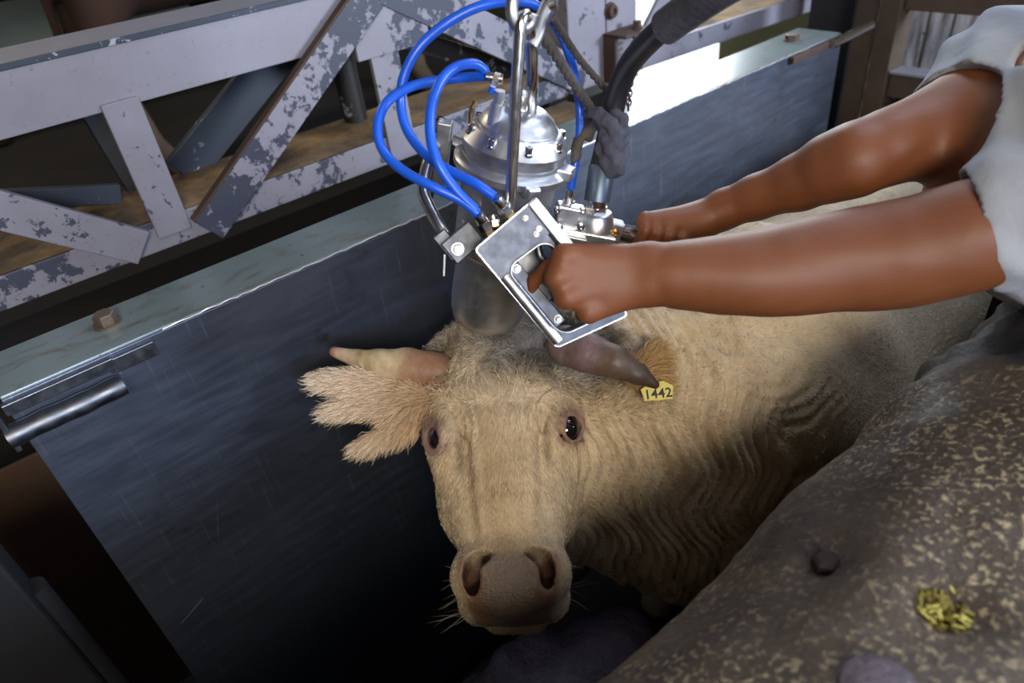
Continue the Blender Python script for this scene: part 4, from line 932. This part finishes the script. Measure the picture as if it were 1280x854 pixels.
def ragmesh(name, pts, rs, m, label, cat, seed, amp=.006):
    P3 = [D(*p) for p in pts]; lo = np.min(P3, 0)-.05; hi = np.max(P3, 0)+.05; s_ = Sculpt(*(np.arange(lo[i], hi[i], .0035, dtype=np.float32) for i in range(3)))
    for a, b, ra, rb in zip(P3, P3[1:], rs, rs[1:]): s_.cap(a, b, ra, rb, .006)
    p, q = s_.mesh(); nv = vnormals(p, q)[0]; p = p+nv*((1-np.abs(lump(p, 75, seed)))*amp+lump(p, 190, seed+1)*amp*.3-amp*.4)[:,None]; o = mobj(name, p, q.astype(np.int32), m); tag(o, label, cat); return o
def rag(name, pts, spread, r_, n, m, label, seed):
    rg = np.random.default_rng(seed); P3 = [D(*p) for p in pts]; lo = np.min(P3, 0)-.06; hi = np.max(P3, 0)+.06
    s_ = Sculpt(*(np.arange(lo[i], hi[i], .0028, dtype=np.float32) for i in range(3)))
    for j in range(n):
        a0 = rg.uniform(0, 6.28); tw = rg.uniform(1.5, 5)*rg.choice([-1, 1]); q = []
        for i, p in enumerate(spline(P3, 5)):
            u_ = i/(len(P3)*5-5); w_ = spread*(1-.45*u_)*rg.uniform(.6, 1.25); q.append(p+cw([math.cos(a0+tw*u_), .2*math.sin(a0*3+u_*5), math.sin(a0+tw*u_)])*w_)
        e = rg.uniform(.6, 1.0); q = q[:max(3, int(len(q)*e))]
        for a, b in zip(q, q[1:]): s_.cap(a, b, r_*rg.uniform(.75, 1.2), r_*rg.uniform(.7, 1.1), .0025)
    p, q = s_.mesh(); nv = vnormals(p, q)[0]; p = p+nv*(lump(p, 260, seed)*.0012)[:,None]; o = mobj(name, p, q.astype(np.int32), m); tag(o, label, 'rag')
rag('knotted_rag', [(758,146,.955), (768,165,.95), (764,185,.955), (765,205,.96), (769,220,.965)], .0155, .0070, 11, M['rag'], 'dark blue-grey rag knotted around the black hose', 60)
rag('frayed_rag', [(744,138,1.03), (738,158,1.02), (728,180,1.01), (721,205,1.01)], .0115, .0050, 9, M['rag2'], 'frayed brown rag hanging from the rope end', 70)
def rope(pts, r_, label):
    c = [D(*p) for p in pts]; cc = spline(c, 14); bm = bmesh.new()
    for ph in (0, 2.1, 4.2):
        q = []
        for i, p in enumerate(cc):
            t_ = Vector(cc[min(i+1, len(cc)-1)]-cc[max(i-1, 0)]); x, y, z = frame(t_); a = i*.55+ph; q.append(Vector(p)+(x*math.cos(a)+y*math.sin(a))*r_*.55)
        tube(bm, q, r_*.62, 8, False)
    o = bobj('hairy_rope', bm, M['rope'], None, True); tag(o, label, 'rope')
rope([(663,28,.80), (685,55,.84), (705,85,.89), (722,112,.94), (738,135,.99), (746,150,1.02)], .0062, 'thick hairy brown rope from the hook down to the frayed rag')
rope([(690,22,.83), (708,50,.88), (725,75,.92), (745,98,.96), (764,120,1.0)], .0045, 'thinner dark rope slanting from the hook to the black hose')
ch = bpy.data.objects['supply_hose']
for i in range(7):
    bm = bmesh.new(); c = Vector(D(789-.6*i, 98+6*i, .955)); a, b = Vector(cw([1,0,0])) if i % 2 else Vector(cw([0,0,1])), Vector(cw([0,1,0]))
    tube(bm, [c+a*.0032*math.cos(t)+b*.0052*math.sin(t) for t in np.linspace(0, 6.28, 13)], .0011, 6, False); bobj('chain_link', bm, M['rust'], ch, True)
hk = thing('hoist_hook', 'grey steel hoist hook gripping the lifting bail at the top edge', 'hook', tuple(D(655,0,.78)))
bm = bmesh.new(); tube(bm, [D(652,-70,.74), D(648,-30,.75), D(641,0,.76), D(640,18,.765), D(645,32,.772), (D(655,36,.775)), D(664,30,.775), D(668,18,.77)], lambda t: .0078-.002*t, 14); bobj('hook_body', bm, M['alu_dull'], hk, True)
bm = bmesh.new(); tube(bm, [D(690,-4,.80), D(680,18,.80), D(672,42,.80), D(664,58,.80)], .0085, 14); bobj('shackle_bar', bm, M['alu_dull'], hk, True)
bm = bmesh.new(); tube(bm, [D(652,-60,.742), D(672,-62,.77), D(690,-40,.79), D(691,-4,.80)], .0075, 12); bobj('shackle_bow', bm, M['alu_dull'], hk, True)
bm = bmesh.new(); lathe(bm, D(690,4,.795), cw([.9,-.3,-.3]), [(-.004,.008),(.004,.008),(.005,.006)], 12); bobj('shackle_pin', bm, M['steel'], hk, True)
bm = bmesh.new(); tp = D(652,-68,.74); tube(bm, [tp, (tp[0], tp[1], 3.8)], .004, 8, False); bobj('hoist_cable', bm, M['darksteel'], hk, True)

# ================================================================== CATTLE BEYOND THE RAIL
def steer(name, label, x, y, z0, m, tan, yaw=0., sc=1.):
    t = thing(name, label, 'cow', (0, 0, 0)); c, s = math.cos(yaw), math.sin(yaw)
    def Wd(a, b, z): return np.array([x+(a*c-b*s)*sc, y+(a*s+b*c)*sc, z0+z*sc])
    pts = dict(lo=Wd(-.5,-1.3,0), hi=Wd(.5,1.5,1.5)); lo = np.min([Wd(a, b, 0) for a in (-.45,.45) for b in (-1.5,1.3)], 0); hi = np.max([Wd(a, b, 1.6) for a in (-.45,.45) for b in (-1.5,1.3)], 0)
    S = Sculpt(*(np.arange(lo[i], hi[i], .018, dtype=np.float32) for i in range(3)))
    S.cap(Wd(0,-.45,.95), Wd(0,.75,.95), .30*sc, .30*sc, .08); S.cap(Wd(0,-.6,1.15), Wd(0,.85,1.15), .16*sc, .15*sc, .1)
    S.cap(Wd(0,-.6,1.08), Wd(0,-1.05,1.12), .19*sc, .13*sc, .08); S.cap(Wd(0,-1.02,1.15), Wd(0,-1.36,.92), .12*sc, .075*sc, .04); S.cap(Wd(0,-1.36,.92), Wd(0,-1.40,.88), .08*sc, .07*sc, .03)
    for k_ in (-1, 1):
        S.cap(Wd(k_*.10,-1.0,1.22), Wd(k_*.24,-1.02,1.20), .035*sc, .02*sc, .03)
        for yy, bk_ in ((-.55, 0), (.85, 1)):
            a = Wd(k_*.16, yy, .85); b = Wd(k_*.16, yy+(.10 if bk_ else 0), .48); d_ = Wd(k_*.16, yy+.03, .14); e = Wd(k_*.16, yy-.03, .04)
            S.cap(a, b, .13*sc, .065*sc, .06); S.cap(b, d_, .058*sc, .042*sc, .03); S.cap(d_, e, .05*sc, .055*sc, .02)
    S.cap(Wd(0,.98,1.2), Wd(0,1.06,.5), .03*sc, .02*sc, .03)
    P, Q = S.mesh(); P = relax(P, Q, 2, .5); o = mobj('body', P, Q.astype(np.int32), m, t); o.data.materials.append(tan)
    zz = P[Q].mean(1)[:,2]; o.data.polygons.foreach_set('material_index', (zz < z0+.56*sc).astype(np.int32))
steer('brown_cow', 'dark brown cow with tan lower legs standing behind the white rail, upper left', -3.05, 1.34, 1.05, M['brownhide'], M['tanhide'], math.pi, .86)
steer('brown_cow', 'second dark brown cow farther back behind the truss rail', -4.3, .9, 1.05, M['brownhide'], M['brownhide'], math.pi, .88)
bpy.context.view_layer.update()
